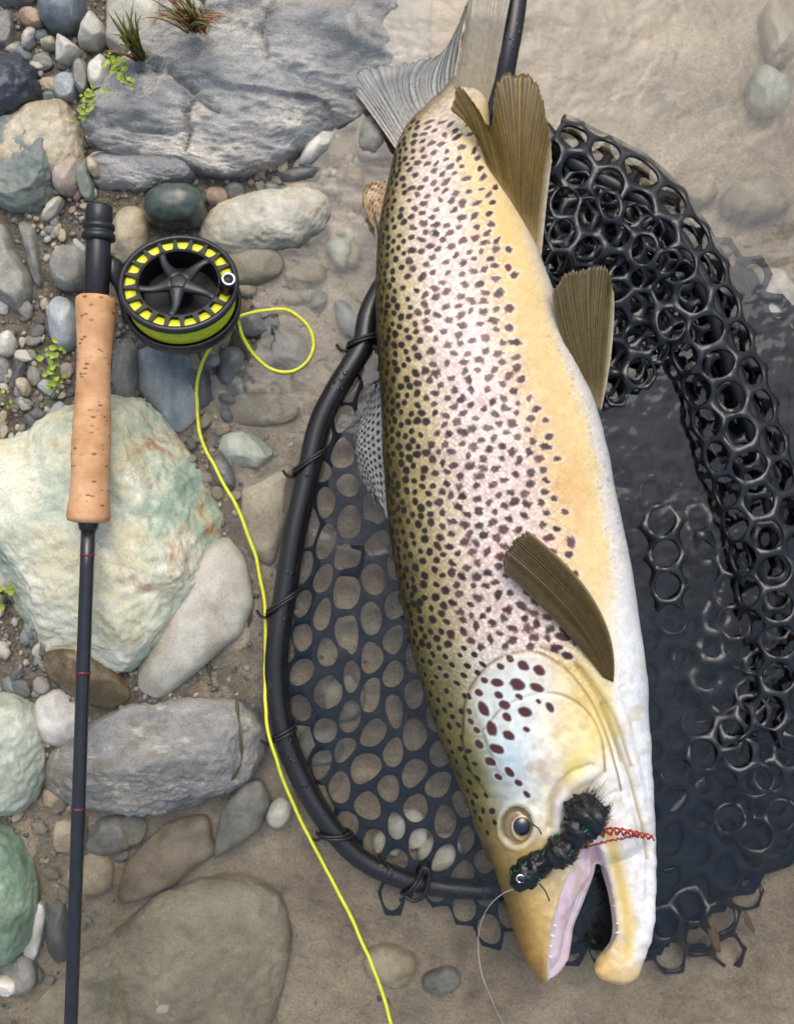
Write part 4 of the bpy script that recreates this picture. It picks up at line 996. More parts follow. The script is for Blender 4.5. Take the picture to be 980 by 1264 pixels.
for (y, w, a_, b_, rot, kind, th_) in spots:
    i0, i1 = np.searchsorted(spy, [y - 18, y + 18]); idx = srt[i0:i1]
    dw = arc[idx] - w; dy = -(py[idx] - y)
    near = np.abs(dw) < 20; idx = idx[near]; dw = dw[near]; dy = dy[near]
    c, s = math.cos(rot), math.sin(rot); X = (c * dw + s * dy) / a_; Y = (-s * dw + c * dy) / b_
    an = np.arctan2(Y, X); rr = np.hypot(X, Y)
    ph = (y * 7.3 + w * 3.1) % 6.28
    flank = sstep(.75, 1.15, np.array([th_]))[0] if kind == 0 else 0
    lob = 1 + .34 * flank * wob[idx] + (.10 if kind else .14 + .10 * flank) * wob2[idx]
    rr = rr / lob
    edge = .22 if kind else .28 + .10 * flank
    dk = (1 - sstep(1 - edge, 1 + edge, rr)) * (1 if kind else 1 - .18 * flank * (.5 + .5 * math.sin(y * 3.7 + w * 1.3)))
    dark[idx] = np.maximum(dark[idx], dk * (.97 if kind else .97 - .03 * flank))
    hl = np.exp(-(np.maximum(rr - .9, 0) / (.75 if kind != 2 else .5)) ** 2) * (.12 + .50 * flank if kind == 0 else (.75 if kind == 2 else .18))
    halo[idx] = np.maximum(halo[idx], hl)
    rd = (flank * (.6 + .4 * math.sin(ph)) if kind == 0 else (.9 if kind == 2 else 0))
    red[idx] = np.maximum(red[idx], dk * rd)
fl = sstep(.75, 1.15, thr)
hc = np.where(py[:, None] > 800, np.array([[222, 230, 226]]), np.array([[186, 176, 128]]) * (1 - fl[:, None]) + np.array([[240, 228, 224]]) * fl[:, None])
backmask = np.where((py > 840) & (u < .2), .35, 1.0)
C8 = C8 * (1 - (halo * backmask)[:, None]) + hc * (halo * backmask)[:, None]
sc_ = np.array([[34, 28, 20]]) * (1 - red[:, None]) + np.array([[84, 42, 42]]) * red[:, None]
C8 = C8 * (1 - dark[:, None]) + sc_ * dark[:, None]
lincol = lin(np.clip(C8, 0, 255)) * .88
att = body_me.color_attributes.new('Col', 'FLOAT_COLOR', 'POINT')
c4 = np.ones((nv, 4), np.float32); c4[:, :3] = lincol; att.data.foreach_set('color', c4.ravel())
su = body_me.attributes.new('surf', 'FLOAT_VECTOR', 'POINT')
trunk = (1 - sstep(0, 10, np.where(inside(px, py, OPERC), seg_dist(px, py, OPERC, True), 0))) * (1 - sstep(820, 960, py)) * (1 - .75 * sstep(.66, .82, u))
su.data.foreach_set('vector', np.stack([py, arc, trunk], 1).astype(np.float32).ravel())
body_me.polygons.foreach_set('use_smooth', np.ones(len(body_me.polygons), bool))
body_me.update()

def skin_material():
    m, nt, b = new_mat('trout_skin')
    a = N(nt, 'ShaderNodeAttribute', attribute_name='Col'); s = N(nt, 'ShaderNodeAttribute', attribute_name='surf')
    sx = N(nt, 'ShaderNodeSeparateXYZ'); nt.links.new(s.outputs['Vector'], sx.inputs[0])
    cb = N(nt, 'ShaderNodeCombineXYZ'); nt.links.new(math_n(nt, 'MULTIPLY', math_n(nt, 'ADD', sx.outputs[0], sx.outputs[1]), 1 / 7.0), cb.inputs[0]); nt.links.new(math_n(nt, 'MULTIPLY', math_n(nt, 'SUBTRACT', sx.outputs[0], sx.outputs[1]), 1 / 7.0), cb.inputs[1])
    vo = N(nt, 'ShaderNodeTexVoronoi'); vo.inputs['Scale'].default_value = 1.0; vo.inputs['Randomness'].default_value = .7
    nt.links.new(cb.outputs[0], vo.inputs['Vector'])
    c = a.outputs['Color']
    sh = ramp(nt, vo.outputs['Distance'], [(0.15, (1.10, 1.10, 1.10)), (.42, (1, 1, 1)), (.68, (.80, .73, .72))])
    cm = mixc(nt, 1.0, c, sh, 'MULTIPLY')
    c = mixc(nt, sx.outputs[2], c, cm)
    nt.links.new(c, b.inputs['Base Color'])
    b.inputs['Roughness'].default_value = .38; b.inputs['Specular IOR Level'].default_value = .32
    b.inputs['Coat Weight'].default_value = .20; b.inputs['Coat Roughness'].default_value = .05
    h = math_n(nt, 'MULTIPLY', math_n(nt, 'SUBTRACT', 1.0, vo.outputs['Distance']), sx.outputs[2])
    tc = N(nt, 'ShaderNodeTexCoord')
    fine = math_n(nt, 'ADD', math_n(nt, 'MULTIPLY', noise_n(nt, tc.outputs['Object'], 420, 4, .7), .45), math_n(nt, 'MULTIPLY', noise_n(nt, tc.outputs['Object'], 110, 3), .9))
    bump(nt, b, math_n(nt, 'ADD', h, fine), .42, .0010)
    return m
M['skin'] = skin_material()
TR = P(640, 620, 0.0)
trout = empty('trout', TR); tag(trout, 'large spotted brown trout lying on its side across the landing net', 'fish')
body = bpy.data.objects.new('body', body_me); body_me.materials.append(M['skin']); col.objects.link(body)
body.parent = trout; body.matrix_parent_inverse = trout.matrix_basis.inverted()

def ztop(x, y):
    uu = np.clip((x - (fL(y) + fR(y)) / 2) / ((fR(y) - fL(y)) / 2), -1, 1)
    return fC(y) + fT(y) * (1 - np.abs(uu) ** 2.2) ** (1 / 2.2)

# ---- fins
def fin_material(name, alpha, trans):
    m, nt, b = new_mat(name)
    a = N(nt, 'ShaderNodeAttribute', attribute_name='Col'); tc = N(nt, 'ShaderNodeTexCoord')
    nz = noise_n(nt, tc.outputs['Object'], 250, 4)
    c = mixc(nt, 1.0, a.outputs['Color'], ramp(nt, nz, [(.3, (.8,) * 3), (.7, (1.15,) * 3)]), 'MULTIPLY')
    nt.links.new(c, b.inputs['Base Color']); b.inputs['Roughness'].default_value = .22; b.inputs['Coat Weight'].default_value = .5; b.inputs['Coat Roughness'].default_value = .06
    bump(nt, b, nz, .2, .0006)
    tl = N(nt, 'ShaderNodeBsdfTranslucent'); nt.links.new(c, tl.inputs['Color'])
    tp_ = N(nt, 'ShaderNodeBsdfTransparent')
    m1 = N(nt, 'ShaderNodeMixShader'); m1.inputs[0].default_value = trans; nt.links.new(b.outputs[0], m1.inputs[1]); nt.links.new(tl.outputs[0], m1.inputs[2])
    m2 = N(nt, 'ShaderNodeMixShader'); m2.inputs[0].default_value = alpha; nt.links.new(m1.outputs[0], m2.inputs[1]); nt.links.new(tp_.outputs[0], m2.inputs[2])
    nt.links.new(m2.outputs[0], [n for n in nt.nodes if n.type == 'OUTPUT_MATERIAL'][0].inputs['Surface'])
    return m
M['fin'] = fin_material('fin_membrane', .10, .42)
M['fin_clear'] = fin_material('thin_tail_membrane', .13, .3)
def fin(name, base, mid, tip, zf, colf, rays=18, amp=.0007, thick=.0006, nl=36, mat='fin', fray=4.0, seed=0, parent=trout, label=None):
    ns = rays * 6 + 1
    s = np.linspace(0, 1, ns)
    def edge(pl):
        p = np.asarray(pl, float); t = np.linspace(0, 1, len(p))
        if len(p) > 2: q = catmull(p, ns)
        else: q = np.stack([np.interp(s, t, p[:, 0]), np.interp(s, t, p[:, 1])], 1)
        return q
    B, Mi, T_ = edge(base), edge(mid), edge(tip)
    sw = s + .9 / rays * n2(s * 5, s * 0 + 2.3, 70 + seed, 2)
    fr = fray * 1.1 * n2(s * rays * .9, s * 0 + seed, 80 + seed, 3) * .6 + fray * .7 * n2(s * rays * 4.0, s * 0 + seed, 82 + seed, 2) + fray * .15 * np.cos(sw * rays * 2 * math.pi)
    V = []; Cc = []
    JJ, KK = np.meshgrid(np.arange(nl + 1) / nl, s, indexing='ij'); fine = .5 * n2(KK * rays * 2.2, JJ * 2.5, 75 + seed, 3) - .35 * sstep(.2, .7, n2(KK * 6, JJ * 3, 78 + seed, 3))
    Z = zf
    for j in range(nl + 1):
        t = j / nl
        q = B * (2 * (t - .5) * (t - 1)) + Mi * (4 * t * (1 - t)) + T_ * (2 * t * (t - .5))
        dirv = (T_ - Mi); dirv /= np.linalg.norm(dirv, axis=1)[:, None] + 1e-9
        q = q + dirv * (fr * t ** 3)[:, None]
        ridge = .55 * amp * (.55 + .45 * n2(s * rays * .7, s * 0 + .4, 85 + seed, 2)) * np.cos(sw * rays * 2 * math.pi + 1.2 * n2(s * 8, s * 0 + t * 2, 90 + seed, 2)) * (.35 + .65 * min(1, t * 2))
        wob = .0022 * n2(s * 4, s * 0 + t * 2.2, 95 + seed, 2) * t
        for k in range(ns):
            zz = Z(q[k, 0], q[k, 1], s[k], t)
            V.append(np.array(P(q[k, 0], q[k, 1], zz)) + np.array([0, 0, ridge[k] + wob[k]]))
            Cc.append(colf(s[k], t, .55 * math.cos(sw[k] * rays * 2 * math.pi) + fine[j, k], q[k]))
    V = np.array(V); n = len(V)
    V2 = V - np.array([0, 0, thick])
    F = []
    for j in range(nl):
        for k in range(ns - 1):
            a_ = j * ns + k; F.append([a_, a_ + 1, a_ + ns + 1, a_ + ns]); F.append([n + a_, n + a_ + ns, n + a_ + ns + 1, n + a_ + 1])
    rim = [k for k in range(ns)] + [j * ns + ns - 1 for j in range(1, nl + 1)] + [nl * ns + k for k in range(ns - 2, -1, -1)] + [j * ns for j in range(nl - 1, 0, -1)]
    for a_, b_ in zip(rim, rim[1:] + rim[:1]): F.append([a_, n + a_, n + b_, b_])
    cc = lin(np.clip(np.array(Cc), 0, 255)); o = mesh_obj(name, np.concatenate([V, V2]), F, M[mat], parent, colors=np.concatenate([cc, cc]))
    if label: o['label'] = label
    return o
rcol = np.random.default_rng(5).uniform(-1, 1, 400)
def olive(edge_s, base_c=(112, 92, 46), ray_c=(150, 128, 74), edge_c=(206, 196, 168), ew=.1, tipdark=(92, 84, 58), basec=(170, 150, 100)):
    def f(s, t, c, q):
        r = rcol[int(s * 60)]
        k = .5 + .5 * c
        k = min(1, max(0, k)); x = np.array(base_c) * (1 - k) + np.array(ray_c) * k
        x = x * (1 + .10 * r)
        x = x * (1 - .30 * max(0, t - .7) / .3) + np.array(tipdark) * .30 * max(0, t - .7) / .3
        w = max(0, 1 - t / .22); x = x * (1 - w * .7) + np.array(basec) * w * .7
        d = abs(s - edge_s); w = max(0, 1 - d / ew) ** .8
        return x * (1 - w) + np.array(edge_c) * w
    return f
fin('pectoral_fin', [(744, 836), (757, 842)], [(692, 774), (714, 762), (737, 747)], [(622, 706), (622, 690), (634, 668), (652, 655)],
    lambda x, y, s, t: float(ztop(min(x, float(fR(y)) - 14), y)) + .0035 + .010 * t * (1 - .3 * t), olive(1, (76, 62, 30), (122, 102, 56), (170, 152, 110), .08, (84, 72, 44), (126, 106, 58)), 22, .0009, seed=1, fray=2.5)
fin('pelvic_fin', [(728, 500), (742, 506)], [(697, 425), (725, 418), (755, 428)], [(681, 362), (698, 338), (722, 332), (748, 330), (758, 362)],
    lambda x, y, s, t: .046 + .014 * t - .004 * s, olive(1, (88, 76, 38), (140, 122, 74), (226, 216, 188), .13, basec=(196, 182, 146)), 22, .0011, seed=2, fray=3)
fin('anal_fin', [(602, 208), (668, 317)], [(584, 165), (610, 182), (640, 205), (676, 236)], [(556, 136), (566, 106), (588, 132), (606, 158), (614, 98), (640, 92), (660, 98), (676, 150), (681, 200)],
    lambda x, y, s, t: .032 + .014 * t, olive(1, (106, 86, 34), (160, 134, 66), (226, 216, 196), .10, (100, 88, 50), (204, 178, 116)), 30, .0013, seed=3, fray=4)
def tailc(s, t, c, q):
    k = .5 + .5 * c
    x = np.array((176, 168, 148)) * (1 - k) + np.array((192, 184, 164)) * k
    w = max(0, 1 - s / .16); x = x * (1 - w) + np.array((128, 124, 112)) * w
    w = max(0, 1 - t / .8); x = x * (1 - w) + np.array((196, 182, 150)) * w
    return x * (1 + .04 * rcol[int(s * 50)])
fin('tail_fin', [(548, 158), (606, 160)], [(570, 56), (619, 56)], [(584, -50), (612, -56), (640, -48)], lambda x, y, s, t: .010 + .022 * min(1, t * 1.5), tailc, 16, .0008, .0008, mat='fin_clear', seed=4, fray=4, label='upper lobe of the tail raised out of the water')
def tailw(s, t, c, q):
    k = .5 + .5 * c
    x = np.array((104, 110, 112)) * (1 - k) + np.array((150, 152, 148)) * k
    w = max(0, 1 - s / .10); x = x * (1 - w) + np.array((176, 168, 148)) * w
    if t < .55: x = x * (1 - .5 * (1 - t / .55)) + np.array((170, 162, 140)) * .5 * (1 - t / .55)
    sp = math.sin(q[0] * .9 + q[1] * .35) * math.sin(q[1] * .8 - q[0] * .3)
    if sp > .72 and t < .6: x = x * .55
    return x
fin('tail_fin', [(492, 190), (570, 130)], [(462, 146), (500, 112), (560, 96)], [(438, 116), (444, 86), (496, 78), (548, 62), (578, 0)], lambda x, y, s, t: .013 - .005 * t, tailw, 20, .0007, .0006, mat='fin_clear', seed=5, fray=3, label='lower lobe of the tail spread flat in the water')
def dorsc(s, t, c, q):
    k = .5 + .5 * c
    x = np.array((176, 174, 166)) * (1 - k) + np.array((216, 214, 206)) * k
    i = math.floor(t * 9); v_ = (s * 15 + .5 * (i % 2)) % 1; h_ = (t * 9) % 1
    if ((v_ - .5) / .28) ** 2 + ((h_ - .5) / .34) ** 2 < 1 and t > .08: x = np.array((46, 42, 40.))
    if s < .3: x = x * (.55 + 1.5 * s) + np.array((96, 108, 120)) * (.45 - 1.5 * s)
    return x
fin('dorsal_fin', [(476, 452), (480, 645)], [(458, 492), (450, 545), (463, 610)], [(458, 478), (441, 540), (441, 575), (464, 625)], lambda x, y, s, t: .020 - .014 * t, dorsc, 16, .0007, .0010, nl=44, seed=6, fray=2)
def adic(s, t, c, q):
    x = np.array((206, 176, 132.))
    if math.sin(q[0] * .85) * math.sin(q[1] * .7 + q[0] * .4) > .45: x = np.array((112, 78, 48.))
    return x
fin('adipose_fin', [(484, 222), (470, 296)], [(466, 224), (462, 262)], [(456, 226), (447, 238), (452, 262), (463, 284)], lambda x, y, s, t: .016 - .002 * t, adic, 4, .0003, .004, nl=24, seed=7, fray=.5)

# ---- eye
def eye_material():
    m, nt, b = new_mat('trout_iris')
    tc = N(nt, 'ShaderNodeTexCoord'); sx = N(nt, 'ShaderNodeVectorMath', operation='LENGTH')
    mp = N(nt, 'ShaderNodeMapping'); mp.inputs['Location'].default_value = (-.0040, .0004, 0); mp.inputs['Scale'].default_value = (1, .92, 0); nt.links.new(tc.outputs['Object'], mp.inputs[0]); nt.links.new(mp.outputs[0], sx.inputs[0])
    r = math_n(nt, 'MULTIPLY', sx.outputs['Value'], 60.0)
    c = ramp(nt, r, [(.36, g(150, 132, 98)), (.44, g(190, 172, 134)), (.52, g(112, 96, 66)), (.66, g(134, 118, 84)), (.8, g(96, 86, 60)), (.95, g(70, 64, 48))])
    c = mixc(nt, 1.0, c, ramp(nt, noise_n(nt, tc.outputs['Object'], 500, 3), [(.3, (.8,) * 3), (.7, (1.1,) * 3)]), 'MULTIPLY')
    nt.links.new(c, b.inputs['Base Color']); b.inputs['Roughness'].default_value = .12; b.inputs['Coat Weight'].default_value = .8
    return m
M['iris'] = eye_material()
M['pupil'] = plain('dark_pupil', (.008, .010, .022), .06, 0, .6, .8)
ez = float(ztop(638, 1019)) + .0005
ec = P(638, 1019, ez); v, f = ico(4)
eye = mesh_obj('eye', v * np.array([.0108, .0134, .0046]) + np.array(ec), f, M['iris'], None)
eye.data.transform(Matrix.Rotation(math.radians(-16), 4, 'Y') @ Matrix.Translation(-ec)); eye.location = ec; eye.parent = trout; eye.matrix_parent_inverse = trout.matrix_basis.inverted()
pc = P(644.5, 1020, ez + .0036)
mesh_obj('pupil', v * np.array([.0063, .0068, .0028]) + np.array(pc), f, M['pupil'], eye)
eye.children[0].matrix_parent_inverse = eye.matrix_basis.inverted()
v, f = tube([(pc[0] + .0068 * math.cos(a), pc[1] + .0073 * math.sin(a), pc[2] - .0004) for a in np.linspace(0, 2 * math.pi, 40)], .0005, 6, False)
o = mesh_obj('pupil_ring', v, f, plain('pale_gold', g(214, 196, 160), .2), eye)

M['tooth'] = plain('ivory', g(232, 226, 206), .25)
def teeth(line, n, dx, zz):
    p = catmull(line, n)
    for k, (x, y) in enumerate(p):
        b0 = np.array(P(x, y, zz)); tip = np.array(P(x + dx * (.8 + .5 * ((k * 7) % 3) / 2), y + 1.5, zz + .0006))
        mesh_obj('tooth', *tube([b0, b0 * .5 + tip * .5 + np.array([0, 0, .0003]), tip], [.0009, .0007, .0001], 6), M['tooth'], trout)
teeth([(699, 1092), (688, 1122), (680, 1152), (677, 1180)], 8, 5, .048)
teeth([(757, 1095), (763, 1122), (765, 1150)], 6, -5, .0385)

# ------------------------------------------------------------------ streamer fly hooked in the mouth
M['flybody'] = plain('wet_black_fur', (.006, .006, .007), .28, 0, .6, 0, 400, .5, 1.0, 600)
M['hair'] = plain('black_hair', (.007, .007, .008), .4)
M['flash'] = plain('green_tinsel', (.06, .55, .25), .2, .4)
M['redthread'] = plain('red_braid', (.30, .035, .02), .45, 0, .4, 0, 800, .4)
fly = empty('streamer_fly', P(690, 1045, .085)); tag(fly, 'black furry streamer fly with red tail hooked at the trout mouth', 'fishing fly')
def ft(x, y, up=0.): return np.array(P(x, y, float(np.interp(y, [990, 1040, 1100], [.079, .080, .076])) + up))
path = catmull([ft(634, 1094), ft(648, 1080, .001), ft(668, 1064, .002), ft(690, 1052, .003), ft(706, 1034, .003), ft(720, 1010, .003), ft(738, 990, .001)], 60)
rad = np.interp(np.linspace(0, 1, 60), [0, .08, .22, .36, .5, .6, .72, .85, 1], [.004, .0085, .0095, .0066, .0118, .0076, .0125, .0160, .008])
v, f = tube(path, rad, 22)
nn = v - np.repeat(path, 22, 0); v = v + nn * (.24 * fbm(v * 210, 7, 5, .62))[:, None]
v[:, 2] = np.maximum(v[:, 2], .05)
mesh_obj('fur_body', v, f, M['flybody'], fly)
rs = np.random.default_rng(9)
def strands(name, n, mat, lmin, lmax, w, spread, parent=fly, ts=(0, 60)):
    mb = MB()
    for _ in range(n):
        k = rs.integers(*ts); c = path[k]; tdir = path[min(k + 1, 59)] - path[max(k - 1, 0)]; tdir /= np.linalg.norm(tdir)
        d = rs.normal(size=3); d -= tdir * (d @ tdir); d /= np.linalg.norm(d); d[2] = abs(d[2])
        b = c + d * rad[k] * .85; L_ = rs.uniform(lmin, lmax)
        dd = tdir * rs.uniform(.4, 1.2) + d * spread * rs.uniform(.2, 1) + np.array([0, 0, .1]); dd /= np.linalg.norm(dd)
        u_ = np.linspace(0, 1, 5)[:, None]
        p_ = b + dd * L_ * u_ + np.array([rs.normal(0, .15), rs.normal(0, .15), -.25]) * L_ * u_ ** 2
        mb.add(*tube(p_, w * (1 - .8 * u_[:, 0]), 4))
    return mb.build(name, M[mat], parent)
strands('hair', 1500, 'hair', .003, .008, .00028, .3)
strands('tinsel', 70, 'flash', .002, .006, .00042, .9, ts=(1, 46))
strands('tail_hair', 22, 'hair', .008, .018, .00025, .2, ts=(50, 58))
strands('red_strand', 12, 'redthread', .004, .008, .0003, .5, ts=(24, 44))
# red braid across the lower jaw
bp = catmull([ft(716, 1034, .001), ft(735, 1030, .000), ft(756, 1026, -.004), ft(780, 1029, -.010), ft(806, 1034, -.020)], 60)
for ph in (0, math.pi):
    t_ = np.linspace(0, 1, 60); amp = .0022 * (1 - .4 * t_) + .0003
    q = bp + np.stack([.2 * amp * np.sin(t_ * 34 + ph), amp * np.cos(t_ * 34 + ph), amp * np.sin(t_ * 34 + ph)], 1)
    mesh_obj('red_braid', *tube(q, .0010 * (1 - .3 * t_) * (1 + .35 * np.sin(t_ * 120)), 7), M['redthread'], fly)
bq = catmull([ft(722, 1046), ft(740, 1041, -.002), ft(766, 1035, -.007), ft(790, 1031, -.013)], 40)
mesh_obj('red_braid', *tube(bq + .0004 * np.random.default_rng(3).normal(size=(40, 3)), .0007, 6), M['redthread'], fly)
v, f = lathe([(.0018, 0), (.0030, 0), (.0032, .0012), (.0024, .0018), (.0018, .0012), (.0018, 0)], 20)
mesh_obj('bead_eye', xf(v, Matrix.Translation(ft(642, 1084, .0085))), f, M['silver'], fly)
v, f = ico(2); mesh_obj('bead_eye_pupil', v * .0019 + ft(642, 1084, .0085), f, M['hair'], fly)
hk = catmull([ft(638, 1092, .001), ft(634, 1098, .001), ft(632, 1094, .003), ft(638, 1090, .003)], 16); mesh_obj('hook_eye', *tube(hk, .0005, 6), M['silver'], fly)
for (a_, b_) in (((660, 1085), (678, 1112)), ((668, 1030), (655, 1016))):
    mesh_obj('leg', *tube(catmull([ft(*a_, .004), ft((a_[0] + b_[0]) / 2 + 3, (a_[1] + b_[1]) / 2, .004), ft(*b_, -.002)], 10), .0005, 5), M['hair'], fly)
M['tippet'] = plain('clear_nylon', (.62, .62, .56), .25)
tp = catmull([list(ft(634, 1097, .001)), list(P(619, 1104, .066)), list(P(604, 1118, .05)), list(P(594, 1138, .03)), list(P(590, 1165, .012)), list(P(594, 1200, .002)), list(P(606, 1232, -.002)), list(P(620, 1262, -.006)), list(P(650, 1310, -.008))], 80)
tag(mesh_obj('tippet', *tube(tp, .00028, 5), M['tippet']), 'hair thin clear tippet trailing from the fly head', 'fishing line')

# ------------------------------------------------------------------ landing net
net = empty('landing_net', P(640, 640, -.02)); tag(net, 'black rubber landing net with tubular hoop under the trout', 'landing net')
hoop = [(655, -160, .022), (640, -20, .022), (628, 60, .021), (610, 132, .010), (560, 230, -.006), (500, 310, -.006), (458, 380, .010), (446, 428, .015), (416, 478, .017), (393, 525, .017), (378, 590, .017), (362, 660, .017), (351, 730, .016), (342, 790, .016), (340, 840, .015), (347, 895, .014), (366, 950, .012), (398, 1008, .010), (440, 1056, .006), (490, 1082, .001), (540, 1094, -.006), (620, 1098, -.012), (720, 1085, -.020), (820, 1010, -.022), (905, 900, -.022), (958, 760, -.012), (948, 600, .000), (905, 460, .006), (860, 340, .010), (800, 255, .014), (700, 195, .016), (628, 110, .018)]
hp = catmull([list(P(*q)) for q in hoop], 260)
mesh_obj('hoop', *tube(hp, .0076, 18), M['frame'], net)
# second, thinner bead of rubber along the inside of the hoop
inner = [(q[0] + 9, q[1], q[2] - .007) for q in hoop[7:20]]
mesh_obj('mesh_edge_bead', *tube(catmull([list(P(*q)) for q in inner], 120), .0042, 10), M['rubber'], net)
def tie(py0, turns, tilt, tail=True):
    i = int(np.argmin(np.abs((632 - hp[:, 1] / (S * (H - hp[:, 2]) / H)) - py0) + 1e3 * ((490 + hp[:, 0] / S) > 560)))
    c = hp[i]; t = hp[i + 1] - hp[i - 1]; t /= np.linalg.norm(t)
    a = np.cross(t, [0, 0, 1.]); a /= np.linalg.norm(a); b = np.cross(a, t)
    w = np.linspace(0, 2 * math.pi * turns, int(36 * turns))
    q = c + np.outer(np.cos(w) * .0099, a) + np.outer(np.sin(w) * .0099, b) + np.outer((np.cos(w) * tilt) * .008 + (w / (2 * math.pi) - turns / 2) * .0026, t)
    mb = MB(); mb.add(*tube(q, .0012, 7))
    if tail:
        k = q[-1]; mb.add(*tube(catmull([k, k + a * .004 + np.array([0, 0, -.002]), k + a * .008 - t * .003 - np.array([0, 0, .006])], 8), .0012, 7))
    mb.build('cord_tie', M['cord'], net)
for args in ((420, 2.0, .9), (570, 2.0, 1.3), (742, 2.0, 1.2), (905, 2.0, .3), (1030, 2.0, -.9), (1088, 2.0, -.4)): tie(*args)
v, f = tube(catmull([list(P(495, 1102, .002)), list(P(510, 1112, .004)), list(P(524, 1104, .006)), list(P(530, 1078, .008)), list(P(522, 1072, .008)), list(P(514, 1090, .006)), list(P(505, 1108, .003))], 40), .0016, 8)
mesh_obj('cord_tie', v, f, M['cord'], net)

def lattice(cells, cw, ch, hx, hy, mapf, name, thick=.0016, nseg=18, jig=0.0, seed=0, parent=net, mat='rubber', shear=0.0):
    """rubber sheet of hexagonal cells with an oval hole in each; cells: list of (i, j); mapf: sheet (px units) -> 3D"""
    rs = np.random.default_rng(seed)
    key = {}; V = []; F = []
    Rh = cw / 1.5; ys = ch / (math.sqrt(3) * Rh)
    ang = np.arange(nseg) * 2 * math.pi / nseg
    apo = Rh * math.cos(math.pi / 6)
    hexr = apo / np.cos(((ang - math.pi / 6 + math.pi / 6) % (math.pi / 3)) - math.pi / 6)
    for (i, j) in cells:
        cx, cy = i * cw, j * ch + (ch / 2 if i % 2 else 0)
        f1, f2 = 1 + rs.uniform(-jig, jig), 1 + rs.uniform(-jig, jig)
        out = []; inn = []
        ex = rs.uniform(2.2, 2.5)
        for k in range(nseg):
            x, y = hexr[k] * math.cos(ang[k]), hexr[k] * math.sin(ang[k]) * ys
            kk = (round((cx + x) * 20), round((cy + y) * 20))
            if kk not in key: key[kk] = len(V); V.append((cx + x, cy + y))
            out.append(key[kk])
            inn.append(len(V)); V.append((cx + hx * f1 * math.cos(ang[k]) + shear * hy * math.sin(ang[k]), cy + hy * f2 * math.sin(ang[k])))
        for k in range(nseg):
            l = (k + 1) % nseg; F.append([out[k], out[l], inn[l], inn[k]])
    V = np.array(V)
    W = mapf(V[:, 0], V[:, 1])
    o = mesh_obj(name, W, F, M[mat], parent)
    sm = o.modifiers.new('thickness', 'SOLIDIFY'); sm.thickness = thick; sm.offset = 0
    return o
def cells_in(poly, cw, ch):
    p = np.asarray(poly, float); out = []
    I = np.arange(int(p[:, 0].min() // cw) - 1, int(p[:, 0].max() // cw) + 2); J = np.arange(int(p[:, 1].min() // ch) - 1, int(p[:, 1].max() // ch) + 2)
    ii, jj = np.meshgrid(I, J); ii = ii.ravel(); jj = jj.ravel()
    ok = inside(ii * cw, jj * ch + np.where(ii % 2, ch / 2, 0), p)
    return [(int(a), int(b)) for a, b in zip(ii[ok], jj[ok])]
def PV(x, y, z):
    k = S * (H - z) / H; return np.stack([(x - 490) * k, (632 - y) * k, z + 0 * x], 1)
def flat_map(z0, amp, seed, wx=6, rot=0, tiltf=None):
    def f(x, y):
        dx = wx * n2(x / 90, y / 90, seed, 2); dy = wx * n2(x / 90, y / 90, seed + 1, 2)
        z = z0 + amp * n2(x / 60, y / 60, seed + 2, 3)
        if tiltf is not None: z = z + tiltf(x, y)
        return PV(x + dx, y + dy, z)
    return f
# the open mesh left of the trout
LEFTP = [(455, 440), (420, 500), (398, 540), (385, 600), (368, 690), (356, 780), (352, 850), (362, 900), (388, 960), (430, 1020), (470, 1062), (478, 1100), (500, 1120), (560, 1142), (640, 1168), (720, 1190), (770, 1180), (790, 1100), (640, 700), (560, 440)]
def left_map(x, y):
    fold = np.exp(-((x - (436 - (y - 700) * .18)) / 26) ** 2) * np.exp(-((y - 700) / 130) ** 2)
    dx = 11 * n2(x / 70, y / 80, 11, 2) + 14 * fold * np.sign(436 - (y - 700) * .18 - x) * -.4
    dy = 11 * n2(x / 70, y / 80, 12, 2)
    z = -.0065 + .0018 * n2(x / 60, y / 60, 13, 2) + .006 * fold + .010 * sstep(60, 0, seg_dist(x, y, [(420, 480), (385, 590), (352, 760), (350, 860), (372, 930)]))
    return PV(x + dx, y + dy, z)
lattice(cells_in(LEFTP, 28.5, 45), 28.5, 45, 13.6, 18.4, left_map, 'mesh_bag', .0018, 24, .09, 1, mat='rubber_sky_tint', shear=-.10)
# several layers of mesh lying in the water right of the trout
RIGHTP = [(690, 260), (830, 285), (900, 305), (985, 392), (1060, 480), (1080, 900), (1010, 1045), (930, 1095), (850, 1150), (780, 1185), (700, 1180), (640, 700)]
RIGHTQ = [(690, 300), (840, 330), (905, 345), (960, 440), (985, 640), (900, 700), (860, 830), (862, 960), (870, 1110), (790, 1160), (700, 1150), (640, 700)]
lattice(cells_in(RIGHTP, 32, 45), 32, 45, 12.5, 16.5, flat_map(-.011, .0012, 20, 8), 'mesh_layer', .0018, 18, .15, 3, mat='rubber_sky_tint')
lattice(cells_in([(x + 6, y + 4) for x, y in RIGHTP[:-1]] + [(640, 700)], 34, 41), 34, 41, 7, 9, flat_map(-.0165, .0012, 24, 16), 'mesh_layer', .0018, 18, .25, 4, mat='rubber_sky_tint')
lattice(cells_in(RIGHTQ, 31, 37), 31, 37, 4, 5, flat_map(-.0205, .001, 28, 14), 'mesh_layer', .0018, 12, .3, 5, mat='rubber_sky_tint')
